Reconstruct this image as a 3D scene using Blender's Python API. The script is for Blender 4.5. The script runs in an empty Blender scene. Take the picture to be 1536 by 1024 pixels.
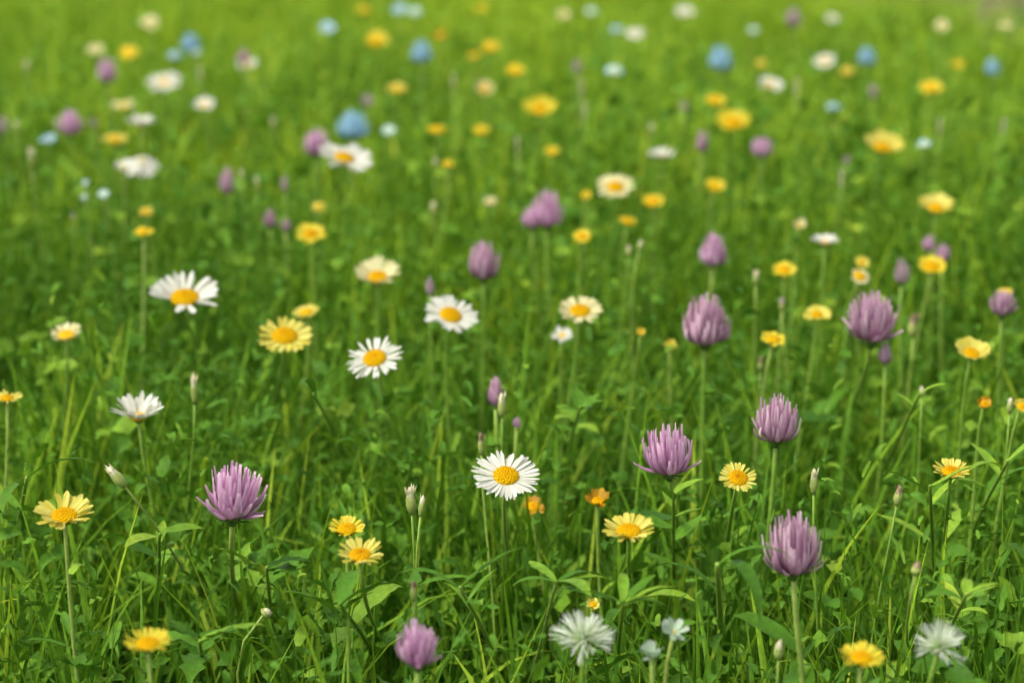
import bpy, math, random
import numpy as np
from mathutils import Vector, Matrix

# ------------------------------------------------------------------ camera, light, exposure
SC = bpy.context.scene
COL = SC.collection
CAM_H = 0.63                      # lens height above the ground (m)
F = 3627.0                        # focal length in photo pixels (85 mm on 36 mm, 1536 px wide)
PITCH = math.atan(862.0 / F)      # lens looks down by 13.4 degrees
SUN_EL, SUN_AZ = 54.0, -118.0      # azimuth measured from +Y towards +X

cam = bpy.data.objects.new('camera', bpy.data.cameras.new('camera'))
COL.objects.link(cam)
cam.location = (0, 0, CAM_H)
cam.rotation_euler = (math.pi / 2 - PITCH, 0, 0)
cam.data.lens = 85.0
cam.data.sensor_width = 36.0
cam.data.clip_start = 0.02
cam.data.clip_end = 2000.0
cam.data.dof.use_dof = True
cam.data.dof.focus_distance = 1.30
cam.data.dof.aperture_fstop = 7.2
SC.camera = cam

W = bpy.data.worlds.new('World')
SC.world = W
W.use_nodes = True
nt = W.node_tree
sky = nt.nodes.new('ShaderNodeTexSky')
sky.sky_type = 'NISHITA'
sky.sun_disc = False
sky.sun_elevation = math.radians(SUN_EL)
sky.sun_rotation = math.radians(SUN_AZ)
sky.air_density = 1.0
sky.dust_density = 3.0
bg = nt.nodes['Background']
bg.inputs['Strength'].default_value = 0.14
hz = nt.nodes.new('ShaderNodeHueSaturation')      # thin bright haze: a paler sky than the clear one
hz.inputs['Saturation'].default_value = 0.25
nt.links.new(sky.outputs[0], hz.inputs['Color'])
nt.links.new(hz.outputs[0], bg.inputs[0])

sl = bpy.data.lights.new('sun', 'SUN')
sl.energy = 1.5
sl.angle = math.radians(20.0)
sl.color = (1.0, 0.95, 0.83)
sun = bpy.data.objects.new('sun', sl)
COL.objects.link(sun)
_e, _a = math.radians(SUN_EL), math.radians(SUN_AZ)
SUN_DIR = Vector((math.cos(_e) * math.sin(_a), math.cos(_e) * math.cos(_a), math.sin(_e)))
sun.rotation_euler = SUN_DIR.to_track_quat('Z', 'Y').to_euler()
sun.location = SUN_DIR * 20

vs = SC.view_settings
SC.display_settings.display_device = 'sRGB'
vs.view_transform = 'Standard'
vs.look = 'None'
vs.gamma = 1.0
vs.use_curve_mapping = False
vs.exposure = 0.82
cy = SC.cycles
cy.max_bounces = 8
cy.diffuse_bounces = 4
cy.transmission_bounces = 5
cy.transparent_max_bounces = 4
cy.caustics_reflective = False
cy.caustics_refractive = False
cy.sample_clamp_indirect = 6.0
cy.use_adaptive_sampling = True
cy.adaptive_threshold = 0.02
cy.use_denoising = True

# ------------------------------------------------------------------ geometry helpers
CP, SP = math.cos(PITCH), math.sin(PITCH)


def ray(px, py):
    a, b = (px - 768.0) / F, -(py - 512.0) / F
    return Vector((a, CP + b * SP, -SP + b * CP))


def at_height(px, py, z):
    """the point of the plane at height z seen at (px, py), and its depth"""
    r = ray(px, py)
    s = (z - CAM_H) / r.z
    return Vector((0, 0, CAM_H)) + r * s, s


class MB:
    """collects verts / faces plus two point attributes: 'rnd' (per piece) and 'along' (0 base .. 1 tip)"""

    def __init__(s):
        s.v, s.f, s.r, s.t = [], [], [], []

    def add(s, verts, faces, rnd, along):
        o = len(s.v)
        s.v.extend([tuple(p) for p in verts])
        s.f.extend([tuple(i + o for i in f) for f in faces])
        s.r.extend([rnd] * len(verts) if np.isscalar(rnd) else list(rnd))
        s.t.extend(list(along))

    def strip(s, pts, sides, hw, rnd, ups=None, fold=0.0, tipmid=0.0, along=None):
        """ribbon three verts wide along pts; fold sinks (or lifts) the midrib"""
        n = len(pts)
        V, A = [], []
        for i in range(n):
            p, sd, w = pts[i], sides[i], hw[i]
            up = ups[i] if ups is not None else Vector((0, 0, 1))
            m = p - up * (fold * w)
            if i == n - 1 and tipmid:
                m = m + (pts[-1] - pts[-2]) * tipmid
            V += [p - sd * w, m, p + sd * w]
            a = i / (n - 1) if along is None else along[i]
            A += [a] * 3
        Fc = []
        for i in range(n - 1):
            a = 3 * i
            Fc += [(a, a + 1, a + 4, a + 3), (a + 1, a + 2, a + 5, a + 4)]
        s.add(V, Fc, rnd, A)

    def tube(s, pts, rad, rnd=0.5, seg=6, cap=True):
        n = len(pts)
        V, A = [], []
        ref = Vector((1, 0.3, 0.1)).normalized()
        for i in range(n):
            d = (pts[min(i + 1, n - 1)] - pts[max(i - 1, 0)]).normalized()
            u = (ref - d * ref.dot(d)).normalized()
            w = d.cross(u)
            for k in range(seg):
                a = 2 * math.pi * k / seg
                V.append(pts[i] + (u * math.cos(a) + w * math.sin(a)) * rad[i])
                A.append(i / (n - 1))
        Fc = [(i * seg + k, i * seg + (k + 1) % seg, (i + 1) * seg + (k + 1) % seg, (i + 1) * seg + k)
              for i in range(n - 1) for k in range(seg)]
        if cap:
            Fc.append(tuple(range((n - 1) * seg, n * seg)))
            Fc.append(tuple(range(seg - 1, -1, -1)))
        s.add(V, Fc, rnd, A)

    def lathe(s, prof, M, rnd=0.5, seg=14, wob=0.0, rg=random):
        """profile [(r, z)] turned about the local Z axis of matrix M"""
        V, A = [], []
        n = len(prof)
        for i, (r, z) in enumerate(prof):
            for k in range(seg):
                a = 2 * math.pi * k / seg
                q = r * (1 + rg.uniform(-wob, wob))
                V.append(M @ Vector((q * math.cos(a), q * math.sin(a), z)))
                A.append(i / (n - 1))
        Fc = [(i * seg + k, i * seg + (k + 1) % seg, (i + 1) * seg + (k + 1) % seg, (i + 1) * seg + k)
              for i in range(n - 1) for k in range(seg)]
        Fc.append(tuple(range((n - 1) * seg, n * seg)))
        Fc.append(tuple(range(seg - 1, -1, -1)))
        s.add(V, Fc, rnd, A)

    def build(s, name, mat, parent=None, org=Vector((0, 0, 0)), smooth=True):
        me = bpy.data.meshes.new(name)
        v = np.array([tuple(p) for p in s.v], dtype=np.float64) - np.array(org)
        me.from_pydata(v.tolist(), [], s.f)
        if smooth:
            me.polygons.foreach_set('use_smooth', [True] * len(me.polygons))
        for nm, dat in (('rnd', s.r), ('along', s.t)):
            at = me.attributes.new(nm, 'FLOAT', 'POINT')
            at.data.foreach_set('value', np.array(dat, dtype=np.float32))
        me.materials.append(mat)
        me.update()
        o = bpy.data.objects.new(name, me)
        COL.objects.link(o)
        if parent:
            o.parent = parent
        return o


def big_mesh(name, verts, quads, rnd, along, mat):
    """numpy arrays straight into one mesh object"""
    me = bpy.data.meshes.new(name)
    nv, nf = len(verts), len(quads)
    me.vertices.add(nv)
    me.vertices.foreach_set('co', verts.astype(np.float32).ravel())
    me.loops.add(nf * 4)
    me.loops.foreach_set('vertex_index', quads.astype(np.int32).ravel())
    me.polygons.add(nf)
    me.polygons.foreach_set('loop_start', np.arange(0, nf * 4, 4, dtype=np.int32))
    me.polygons.foreach_set('loop_total', np.full(nf, 4, dtype=np.int32))
    me.polygons.foreach_set('use_smooth', np.ones(nf, dtype=bool))
    for nm, dat in (('rnd', rnd), ('along', along)):
        at = me.attributes.new(nm, 'FLOAT', 'POINT')
        at.data.foreach_set('value', dat.astype(np.float32))
    me.update(calc_edges=True)
    me.materials.append(mat)
    o = bpy.data.objects.new(name, me)
    COL.objects.link(o)
    return o


def tag(o, label=None, cat=None, group=None, kind=None):
    for k, v in (('label', label), ('category', cat), ('group', group), ('kind', kind)):
        if v:
            o[k] = v
    return o


# ------------------------------------------------------------------ materials
def ramp(nt, stops):
    n = nt.nodes.new('ShaderNodeValToRGB')
    e = n.color_ramp.elements
    while len(e) < len(stops):
        e.new(0.5)
    for i, (p, c) in enumerate(stops):
        e[i].position = p
        e[i].color = (*c, 1)
    return n


def thin_material(name, by_rnd, by_along=None, translucent=0.35, tint=(1, 1, 1), rough=0.5, spec=0.3,
                  macro=None, streak=0.0, val=0.18):
    """leaf / petal: Principled mixed with Translucent; colour from the piece's own random value, its length,
    and (for greenery) slow patches over the meadow"""
    m = bpy.data.materials.new(name)
    m.use_nodes = True
    nt = m.node_tree
    nt.nodes.clear()
    L = nt.links.new
    out = nt.nodes.new('ShaderNodeOutputMaterial')
    ar = nt.nodes.new('ShaderNodeAttribute'); ar.attribute_name = 'rnd'
    al = nt.nodes.new('ShaderNodeAttribute'); al.attribute_name = 'along'
    r = ramp(nt, by_rnd)
    L(ar.outputs['Fac'], r.inputs[0])
    colr = r.outputs[0]
    if by_along:
        r2 = ramp(nt, by_along)
        L(al.outputs['Fac'], r2.inputs[0])
        mx = nt.nodes.new('ShaderNodeMix'); mx.data_type = 'RGBA'; mx.blend_type = 'MULTIPLY'
        mx.inputs[0].default_value = 1.0
        L(colr, mx.inputs[6]); L(r2.outputs[0], mx.inputs[7])
        colr = mx.outputs[2]
    geo = nt.nodes.new('ShaderNodeNewGeometry')
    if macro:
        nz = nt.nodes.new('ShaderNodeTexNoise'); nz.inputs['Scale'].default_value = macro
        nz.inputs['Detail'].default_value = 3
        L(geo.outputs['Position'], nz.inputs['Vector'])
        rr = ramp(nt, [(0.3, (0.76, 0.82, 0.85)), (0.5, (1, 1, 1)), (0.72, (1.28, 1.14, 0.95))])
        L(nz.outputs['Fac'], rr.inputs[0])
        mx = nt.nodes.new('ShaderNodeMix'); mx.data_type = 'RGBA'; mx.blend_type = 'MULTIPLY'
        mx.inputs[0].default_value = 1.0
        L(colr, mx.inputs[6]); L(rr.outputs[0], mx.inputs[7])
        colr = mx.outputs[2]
    # small blotches
    n2 = nt.nodes.new('ShaderNodeTexNoise'); n2.inputs['Scale'].default_value = 260.0
    n2.inputs['Detail'].default_value = 2
    L(geo.outputs['Position'], n2.inputs['Vector'])
    hs = nt.nodes.new('ShaderNodeHueSaturation')
    mr = nt.nodes.new('ShaderNodeMapRange')
    mr.inputs['From Min'].default_value = 0.3; mr.inputs['From Max'].default_value = 0.7
    mr.inputs['To Min'].default_value = 1 - val; mr.inputs['To Max'].default_value = 1 + val
    L(n2.outputs['Fac'], mr.inputs[0]); L(mr.outputs[0], hs.inputs['Value']); L(colr, hs.inputs['Color'])
    colr = hs.outputs[0]
    p = nt.nodes.new('ShaderNodeBsdfPrincipled')
    p.inputs['Roughness'].default_value = rough
    p.inputs['Specular IOR Level'].default_value = spec
    L(colr, p.inputs['Base Color'])
    if translucent > 0:
        tr = nt.nodes.new('ShaderNodeBsdfTranslucent')
        tm = nt.nodes.new('ShaderNodeMix'); tm.data_type = 'RGBA'; tm.blend_type = 'MULTIPLY'
        tm.inputs[0].default_value = 1.0
        tm.inputs[7].default_value = (*tint, 1)
        L(colr, tm.inputs[6]); L(tm.outputs[2], tr.inputs['Color'])
        ms = nt.nodes.new('ShaderNodeMixShader')
        ms.inputs[0].default_value = translucent
        L(p.outputs[0], ms.inputs[1]); L(tr.outputs[0], ms.inputs[2])
        L(ms.outputs[0], out.inputs[0])
    else:
        L(p.outputs[0], out.inputs[0])
    return m


def disc_material(name, rim, mid, scale=900.0):
    m = bpy.data.materials.new(name)
    m.use_nodes = True
    nt = m.node_tree
    L = nt.links.new
    p = nt.nodes['Principled BSDF']
    p.inputs['Roughness'].default_value = 0.75
    p.inputs['Specular IOR Level'].default_value = 0.05
    al = nt.nodes.new('ShaderNodeAttribute'); al.attribute_name = 'along'
    r = ramp(nt, [(0.0, rim), (0.45, rim), (1.0, mid)])
    L(al.outputs['Fac'], r.inputs[0])
    geo = nt.nodes.new('ShaderNodeNewGeometry')
    v = nt.nodes.new('ShaderNodeTexVoronoi'); v.inputs['Scale'].default_value = scale
    L(geo.outputs['Position'], v.inputs['Vector'])
    rv = ramp(nt, [(0.0, (1.12, 1.1, 1.0)), (0.55, (0.92, 0.86, 0.8)), (1.0, (0.7, 0.6, 0.5))])
    L(v.outputs['Distance'], rv.inputs[0])
    mx = nt.nodes.new('ShaderNodeMix'); mx.data_type = 'RGBA'; mx.blend_type = 'MULTIPLY'
    mx.inputs[0].default_value = 0.8
    L(r.outputs[0], mx.inputs[6]); L(rv.outputs[0], mx.inputs[7])
    L(mx.outputs[2], p.inputs['Base Color'])
    b = nt.nodes.new('ShaderNodeBump'); b.inputs['Strength'].default_value = 0.6
    b.inputs['Distance'].default_value = 0.0008; b.invert = True
    L(v.outputs['Distance'], b.inputs['Height']); L(b.outputs[0], p.inputs['Normal'])
    return m


GT = (1.08, 1.12, 0.7)
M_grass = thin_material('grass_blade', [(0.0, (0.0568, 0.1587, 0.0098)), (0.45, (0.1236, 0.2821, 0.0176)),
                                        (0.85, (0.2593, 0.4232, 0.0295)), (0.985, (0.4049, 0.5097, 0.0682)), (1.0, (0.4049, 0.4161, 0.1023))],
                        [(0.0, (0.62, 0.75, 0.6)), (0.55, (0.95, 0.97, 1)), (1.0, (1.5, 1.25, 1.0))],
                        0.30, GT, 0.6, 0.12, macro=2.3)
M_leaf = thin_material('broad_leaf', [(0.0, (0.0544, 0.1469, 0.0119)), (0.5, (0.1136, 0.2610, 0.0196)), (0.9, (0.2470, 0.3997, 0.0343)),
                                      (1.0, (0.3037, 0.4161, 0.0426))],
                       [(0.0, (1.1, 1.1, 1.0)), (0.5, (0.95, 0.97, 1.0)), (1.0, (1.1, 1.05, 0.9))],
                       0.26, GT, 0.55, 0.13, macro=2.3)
M_stem = thin_material('flower_stem', [(0.0, (0.16, 0.29, 0.03)), (0.6, (0.24, 0.38, 0.05)), (1.0, (0.32, 0.42, 0.09))],
                       [(0.0, (0.8, 0.85, 0.8)), (1.0, (1.05, 1.0, 1.05))], 0.0, (1, 1, 1), 0.5, 0.3)
M_calyx = thin_material('calyx_green', [(0.0, (0.06, 0.15, 0.02)), (1.0, (0.16, 0.25, 0.05))], None, 0.2, GT)
M_white = thin_material('white_petal', [(0.0, (0.62, 0.61, 0.52)), (1.0, (0.74, 0.735, 0.66))],
                        [(0.0, (0.86, 0.88, 0.62)), (0.3, (1, 1, 0.97)), (1.0, (1, 1, 1))], 0.28, (1, 0.99, 0.93), 0.55, 0.2, val=0.05)
M_cream = thin_material('cream_petal', [(0.0, (0.62, 0.57, 0.26)), (1.0, (0.74, 0.70, 0.40))],
                        [(0.0, (1, 0.92, 0.7)), (0.35, (1, 1, 1)), (1.0, (1, 1, 1.02))], 0.28, (1, 0.98, 0.85), 0.55, 0.2, val=0.05)
M_pale_yellow = thin_material('pale_yellow_petal', [(0.0, (0.58, 0.50, 0.060)), (1.0, (0.68, 0.62, 0.14))],
                              [(0.0, (1, 0.92, 0.6)), (0.4, (1, 1, 1)), (1.0, (1, 1, 1.05))],
                              0.28, (1, 0.97, 0.7), 0.55, 0.2, val=0.07)
M_yellow = thin_material('yellow_petal', [(0.0, (0.60, 0.465, 0.012)), (1.0, (0.66, 0.56, 0.04))],
                         [(0.0, (1, 0.88, 0.6)), (0.5, (1, 1, 1)), (1.0, (1, 1.04, 1.3))], 0.25, (1, 0.95, 0.6), 0.5, 0.25, val=0.08)
M_orange = thin_material('orange_petal', [(0.0, (0.40, 0.21, 0.006)), (1.0, (0.55, 0.32, 0.012))], None, 0.25, (1, 0.9, 0.6), val=0.1)
M_purple = thin_material('purple_petal', [(0.0, (0.54, 0.275, 0.45)), (0.5, (0.67, 0.39, 0.57)), (1.0, (0.80, 0.58, 0.71))],
                         [(0.0, (0.6, 0.45, 0.5)), (0.45, (0.9, 0.86, 0.9)), (0.85, (1.06, 1.1, 1.06)), (1.0, (1.3, 1.5, 1.3))],
                         0.30, (1.05, 0.9, 1.05), 0.5, 0.25, val=0.1)
M_mauve = thin_material('dusky_purple_petal', [(0.0, (0.42, 0.21, 0.33)), (0.5, (0.54, 0.31, 0.44)), (1.0, (0.69, 0.48, 0.58))],
                        [(0.0, (0.6, 0.45, 0.5)), (0.45, (0.88, 0.84, 0.88)), (1.0, (1.3, 1.5, 1.3))],
                        0.28, (1.05, 0.9, 1.05), 0.5, 0.25, val=0.1)
M_pink = thin_material('pale_pink_petal', [(0.0, (0.45, 0.30, 0.38)), (1.0, (0.62, 0.48, 0.52))],
                       [(0.0, (0.9, 0.95, 0.8)), (1.0, (1.1, 1.1, 1.1))], 0.3, (1, 0.95, 1), val=0.08)
M_blue = thin_material('blue_petal', [(0.0, (0.28, 0.53, 0.70)), (1.0, (0.42, 0.68, 0.82))],
                       [(0.0, (0.9, 0.9, 1)), (1.0, (1.25, 1.1, 1.0))], 0.4, (0.95, 1, 1.05), val=0.08)
M_pale_blue = thin_material('pale_blue_petal', [(0.0, (0.42, 0.62, 0.64)), (1.0, (0.58, 0.74, 0.72))],
                            [(0.0, (0.95, 1, 0.9)), (1.0, (1, 1, 1))], 0.28, (0.95, 1, 1), val=0.06)
M_grey = thin_material('grey_green_petal', [(0.0, (0.36, 0.45, 0.33)), (1.0, (0.50, 0.58, 0.46))], [(0.0, (0.9, 1, 0.8)), (1.0, (1, 1, 1))], 0.3, (0.95, 1, 0.97), val=0.1)
M_fluff = thin_material('fluffy_floret', [(0.0, (0.70, 0.74, 0.60)), (1.0, (0.86, 0.88, 0.80))],
                        [(0.0, (0.75, 0.9, 0.45)), (0.35, (0.92, 1, 0.75)), (0.75, (1, 1, 1)), (1.0, (1.08, 1.06, 1.08))],
                        0.35, (0.97, 1, 0.97), val=0.05)
M_bud = thin_material('bud_tip', [(0.0, (0.62, 0.58, 0.32)), (1.0, (0.80, 0.76, 0.56))],
                      [(0.0, (0.7, 0.8, 0.4)), (0.6, (1, 1, 1)), (1.0, (1.05, 0.98, 1.0))], 0.2, (1, 1, 0.8), val=0.08)
M_bud_cup = thin_material('bud_cup', [(0.0, (0.26, 0.36, 0.07)), (1.0, (0.46, 0.50, 0.16))], [(0.0, (0.7, 0.85, 0.6)), (1.0, (1.1, 1.05, 1.1))], 0.2, GT, val=0.1)
M_dry = thin_material('dry_bract', [(0.0, (0.24, 0.17, 0.09)), (1.0, (0.42, 0.32, 0.19))], None, 0.15, (1, 0.9, 0.7), val=0.15)
M_disc = disc_material('orange_disc', (0.62, 0.38, 0.003), (0.58, 0.31, 0.002))
M_disc_dark = disc_material('amber_disc', (0.62, 0.36, 0.003), (0.48, 0.21, 0.002))
M_disc_yellow = disc_material('yellow_disc', (0.82, 0.52, 0.02), (0.78, 0.44, 0.012))


def soil_material():
    m = bpy.data.materials.new('mossy_soil')
    m.use_nodes = True
    nt = m.node_tree; L = nt.links.new
    p = nt.nodes['Principled BSDF']; p.inputs['Roughness'].default_value = 0.95
    p.inputs['Specular IOR Level'].default_value = 0.1
    geo = nt.nodes.new('ShaderNodeNewGeometry')
    n = nt.nodes.new('ShaderNodeTexNoise'); n.inputs['Scale'].default_value = 14; n.inputs['Detail'].default_value = 8
    L(geo.outputs['Position'], n.inputs['Vector'])
    r = ramp(nt, [(0.3, (0.030, 0.026, 0.012)), (0.5, (0.035, 0.055, 0.012)), (0.7, (0.06, 0.11, 0.016))])
    L(n.outputs['Fac'], r.inputs[0]); L(r.outputs[0], p.inputs['Base Color'])
    b = nt.nodes.new('ShaderNodeBump'); b.inputs['Strength'].default_value = 0.7; b.inputs['Distance'].default_value = 0.02
    L(n.outputs['Fac'], b.inputs['Height']); L(b.outputs[0], p.inputs['Normal'])
    return m


def path_material():
    m = bpy.data.materials.new('dry_earth')
    m.use_nodes = True
    nt = m.node_tree; L = nt.links.new
    p = nt.nodes['Principled BSDF']; p.inputs['Roughness'].default_value = 0.95
    geo = nt.nodes.new('ShaderNodeNewGeometry')
    n = nt.nodes.new('ShaderNodeTexNoise'); n.inputs['Scale'].default_value = 25; n.inputs['Detail'].default_value = 8
    L(geo.outputs['Position'], n.inputs['Vector'])
    r = ramp(nt, [(0.3, (0.075, 0.068, 0.022)), (0.7, (0.13, 0.115, 0.040))])
    L(n.outputs['Fac'], r.inputs[0]); L(r.outputs[0], p.inputs['Base Color'])
    b = nt.nodes.new('ShaderNodeBump'); b.inputs['Strength'].default_value = 0.6; b.inputs['Distance'].default_value = 0.02
    L(n.outputs['Fac'], b.inputs['Height']); L(b.outputs[0], p.inputs['Normal'])
    return m


# ------------------------------------------------------------------ ground
def ground():
    me = bpy.data.meshes.new('ground')
    xs = sorted(set([-400, -120, -40, -15] + [round(-8 + 0.4 * i, 3) for i in range(41)] + [15, 40, 120, 400]))
    ys = sorted(set([-60, -20, -6] + [round(-2 + 0.4 * i, 3) for i in range(46)] + [22, 40, 80, 180, 400, 900]))
    rg = random.Random(3)
    V = [(x, y, rg.uniform(-0.012, 0.006)) for y in ys for x in xs]
    n = len(xs)
    Fc = [(j * n + i, j * n + i + 1, (j + 1) * n + i + 1, (j + 1) * n + i) for j in range(len(ys) - 1) for i in range(n - 1)]
    me.from_pydata(V, [], Fc)
    me.materials.append(soil_material())
    o = bpy.data.objects.new('ground', me)
    COL.objects.link(o)
    tag(o, 'dark mossy soil under the meadow grass', 'ground', kind='structure')


def path_side(x, y):
    """metres past the near edge of the earth path that cuts across the far corner of the meadow"""
    return (2.5 * x + (y - 7.22)) / 2.6926


def earth_path():
    me = bpy.data.meshes.new('path')
    V, Fc = [], []
    n = 40
    for i in range(n):
        t = -14 + 20 * i / (n - 1)
        ex, ey = t / 2.6926, 7.22 - 2.5 * t / 2.6926
        wob = 0.05 * math.sin(2.3 * t)
        for k, z in ((0.0 + wob, 0.012), (0.6, 0.03), (1.2 - wob, 0.012)):
            V.append((ex + k * 2.5 / 2.6926, ey + k / 2.6926, z))
    for i in range(n - 1):
        b = 3 * i
        Fc += [(b, b + 1, b + 4, b + 3), (b + 1, b + 2, b + 5, b + 4)]
    me.from_pydata(V, [], Fc)
    me.materials.append(path_material())
    o = bpy.data.objects.new('path', me)
    COL.objects.link(o)
    tag(o, 'bare brown earth path skirting the far corner of the meadow', 'path', kind='structure')


ground()
earth_path()

# ------------------------------------------------------------------ flower parts
HEADS = []          # (px, py, rx, ry, depth) of every head, so the grass in front can be kept thin


def frame(n):
    n = n.normalized()
    x = Vector((1, 0, 0)) - n * n.x
    x.normalize()
    y = n.cross(x)
    return Matrix(((x.x, y.x, n.x), (x.y, y.y, n.y), (x.z, y.z, n.z)))


def tilt_normal(toward, roll):
    """head axis: 'toward' degrees towards the lens (-Y), 'roll' degrees towards +X"""
    a, b = math.radians(toward), math.radians(roll)
    return Vector((math.tan(b), -math.tan(a), 1)).normalized()


def petal(mb, c, R, az, r0, L, wid, e0, e1, rg, nsec=6, blunt=0.6, fold=0.25, notch=0.0, twist=0.0, droop_t=0.0):
    """one ray petal in the head's own frame R at centre c"""
    er = Vector((math.cos(az), math.sin(az), 0))
    ep = Vector((-math.sin(az), math.cos(az), 0))
    zz = Vector((0, 0, 1))
    p = er * r0
    P, S, U, H = [], [], [], []
    sway = rg.uniform(-0.12, 0.12)
    for i in range(nsec):
        t = i / (nsec - 1)
        e = e0 + (e1 - e0) * t + droop_t * t * t
        d = er * math.cos(e) + zz * math.sin(e)
        u = er * -math.sin(e) + zz * math.cos(e)
        if i:
            p = p + (d + ep * sway * t) * (L / (nsec - 1))
        tw = twist * t
        sd = ep * math.cos(tw) + u * math.sin(tw)
        w = wid * (0.42 + 0.58 * math.sin(min(1.0, t * 1.25) * math.pi / 2)) if t < 0.8 else wid * (1 - (1 - blunt) * ((t - 0.8) / 0.2) ** 1.6)
        P.append(c + R @ p); S.append(R @ sd); U.append(R @ u); H.append(w * 0.5)
    mb.strip(P, S, H, rg.random(), U, fold, tipmid=-notch if notch else 0.35)


def stem_curve(p0, n, foot, k=0.05, num=9):
    p1 = p0 - n * k
    p2 = foot + (p0 - foot) * 0.4 + Vector((math.sin(p0.x * 911 + p0.y * 577), math.cos(p0.x * 433 + p0.y * 791), 0)) * 0.016
    p2.z = p0.z * 0.45
    pts = []
    for i in range(num):
        t = i / (num - 1)
        a = (1 - t) ** 3; b = 3 * (1 - t) ** 2 * t; c = 3 * (1 - t) * t * t; d = t ** 3
        pts.append(p0 * a + p1 * b + p2 * c + foot * d)
    return pts[::-1]


def leaf_strip(mb, p0, dirv, L, wid, rg, nsec=7, curl=0.9, lobes=0.0, fold=0.3, twist=0.4, wavy=0.0):
    """broad or narrow leaf leaving p0 along dirv and bending over"""
    d = dirv.normalized()
    side = d.cross(Vector((0, 0, 1)))
    if side.length < 1e-3:
        side = Vector((1, 0, 0))
    side.normalize()
    p = p0.copy()
    P, S, U, H = [], [], [], []
    ang = curl / nsec
    tw = rg.uniform(-twist, twist)
    for i in range(nsec):
        t = i / (nsec - 1)
        up = side.cross(d).normalized()
        s2 = (side * math.cos(tw * t) + up * math.sin(tw * t)).normalized()
        w = wid * (math.sin(math.pi * min(1, 0.06 + 0.94 * t)) ** 0.8)
        if lobes:
            w *= 1 - lobes * (0.5 + 0.5 * math.cos(t * math.pi * 7)) * (0.2 < t < 0.93)
        P.append(p + up * rg.uniform(-1, 1) * wavy * wid); S.append(s2); U.append(up); H.append(max(w * 0.5, 0.0002))
        rot = Matrix.Rotation(-ang * (0.6 + 0.8 * t), 3, side)
        d = (rot @ d).normalized()
        p = p + d * (L / (nsec - 1))
    mb.strip(P, S, H, rg.random(), U, fold)


# kinds: what a head is made of
GROUPS = {'white_daisy': ('daisy', 'white daisies in the meadow'),
          'white_flower': ('flower', 'white flowers far out in the meadow'),
          'yellow_daisy': ('daisy', 'yellow daisies in the meadow'),
          'buttercup': ('flower', 'small yellow flowers in the meadow'),
          'purple_clover': ('clover', 'purple clovers in the meadow'),
          'blue_flower': ('flower', 'round blue flowers in the meadow'),
          'pale_blue_flower': ('flower', 'pale blue flowers in the meadow'),
          'flower_bud': ('bud', 'closed buds among the grass'),
          'grass_seed_head': ('seed head', 'pale seed heads among the grass'),
          'fluffy_white_flower': ('flower', 'fluffy white flowers low in the grass')}


def root_at(name, foot, label):
    o = bpy.data.objects.new(name, None)
    o.empty_display_size = 0.02
    COL.objects.link(o)
    o.location = foot
    cat, grp = GROUPS[name]
    return tag(o, label, cat, grp)


def place(px, py, w, h, z, rg, shrink):
    z = z if z else 0.25 + rg.uniform(-0.015, 0.02)
    c, s = at_height(px, py, z)
    blur = 3627 * (0.085 / 7.2) * abs(1 / 1.30 - 1 / s)
    we = max(w - shrink * blur, 0.55 * w)
    HEADS.append((px, py, w * 0.5 + 2, h * 0.5 + 2, s))
    return c, s, we * s / F


def foot_of(c, rg, foot):
    if foot:
        hx, hy, _a, _b, hs = HEADS[-1]          # a stem the photo shows bare keeps the grass in front of it thin
        for k in range(1, 8):
            HEADS.append((hx + (foot[0] - hx) * k / 8, hy + (foot[1] - hy) * k / 8, 4, 14, hs))
        q, _ = at_height(foot[0], foot[1], foot[2] if len(foot) > 2 else 0.08)
        v = q - c
        k = c.z / max(c.z - q.z, 0.02)
        g = c + v * min(k, 2.5)
        return Vector((g.x, g.y, 0))
    return Vector((c.x + rg.uniform(-0.025, 0.025), c.y + rg.uniform(-0.01, 0.04), 0))


def stem_part(root, base, n, foot, rad, rg, near, k=0.05):
    pts = stem_curve(base, n, foot, k)
    m = MB()
    rads = [rad * (1.25 - 0.35 * i / (len(pts) - 1)) for i in range(len(pts))]
    m.tube(pts, rads, rg.random(), 7 if near else 5)
    m.build('stem', M_stem, root, foot)
    return pts


def stem_leaves(root, pts, foot, rg, count, size=0.035, broad=0.2, lobes=0.0, lo=0.35, hi=0.8):
    for q in range(count):
        t = rg.uniform(lo, hi)
        p = pts[int(t * (len(pts) - 1))]
        a = rg.uniform(0, 2 * math.pi)
        m = MB()
        L = size * rg.uniform(0.7, 1.3)
        leaf_strip(m, p, Vector((math.cos(a), math.sin(a), rg.uniform(0.5, 1.3))), L, L * broad * rg.uniform(0.8, 1.2), rg,
                   11 if lobes else 7, rg.uniform(0.6, 1.5), lobes, wavy=0.05)
        m.build('leaf', M_leaf, root, foot)


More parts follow.
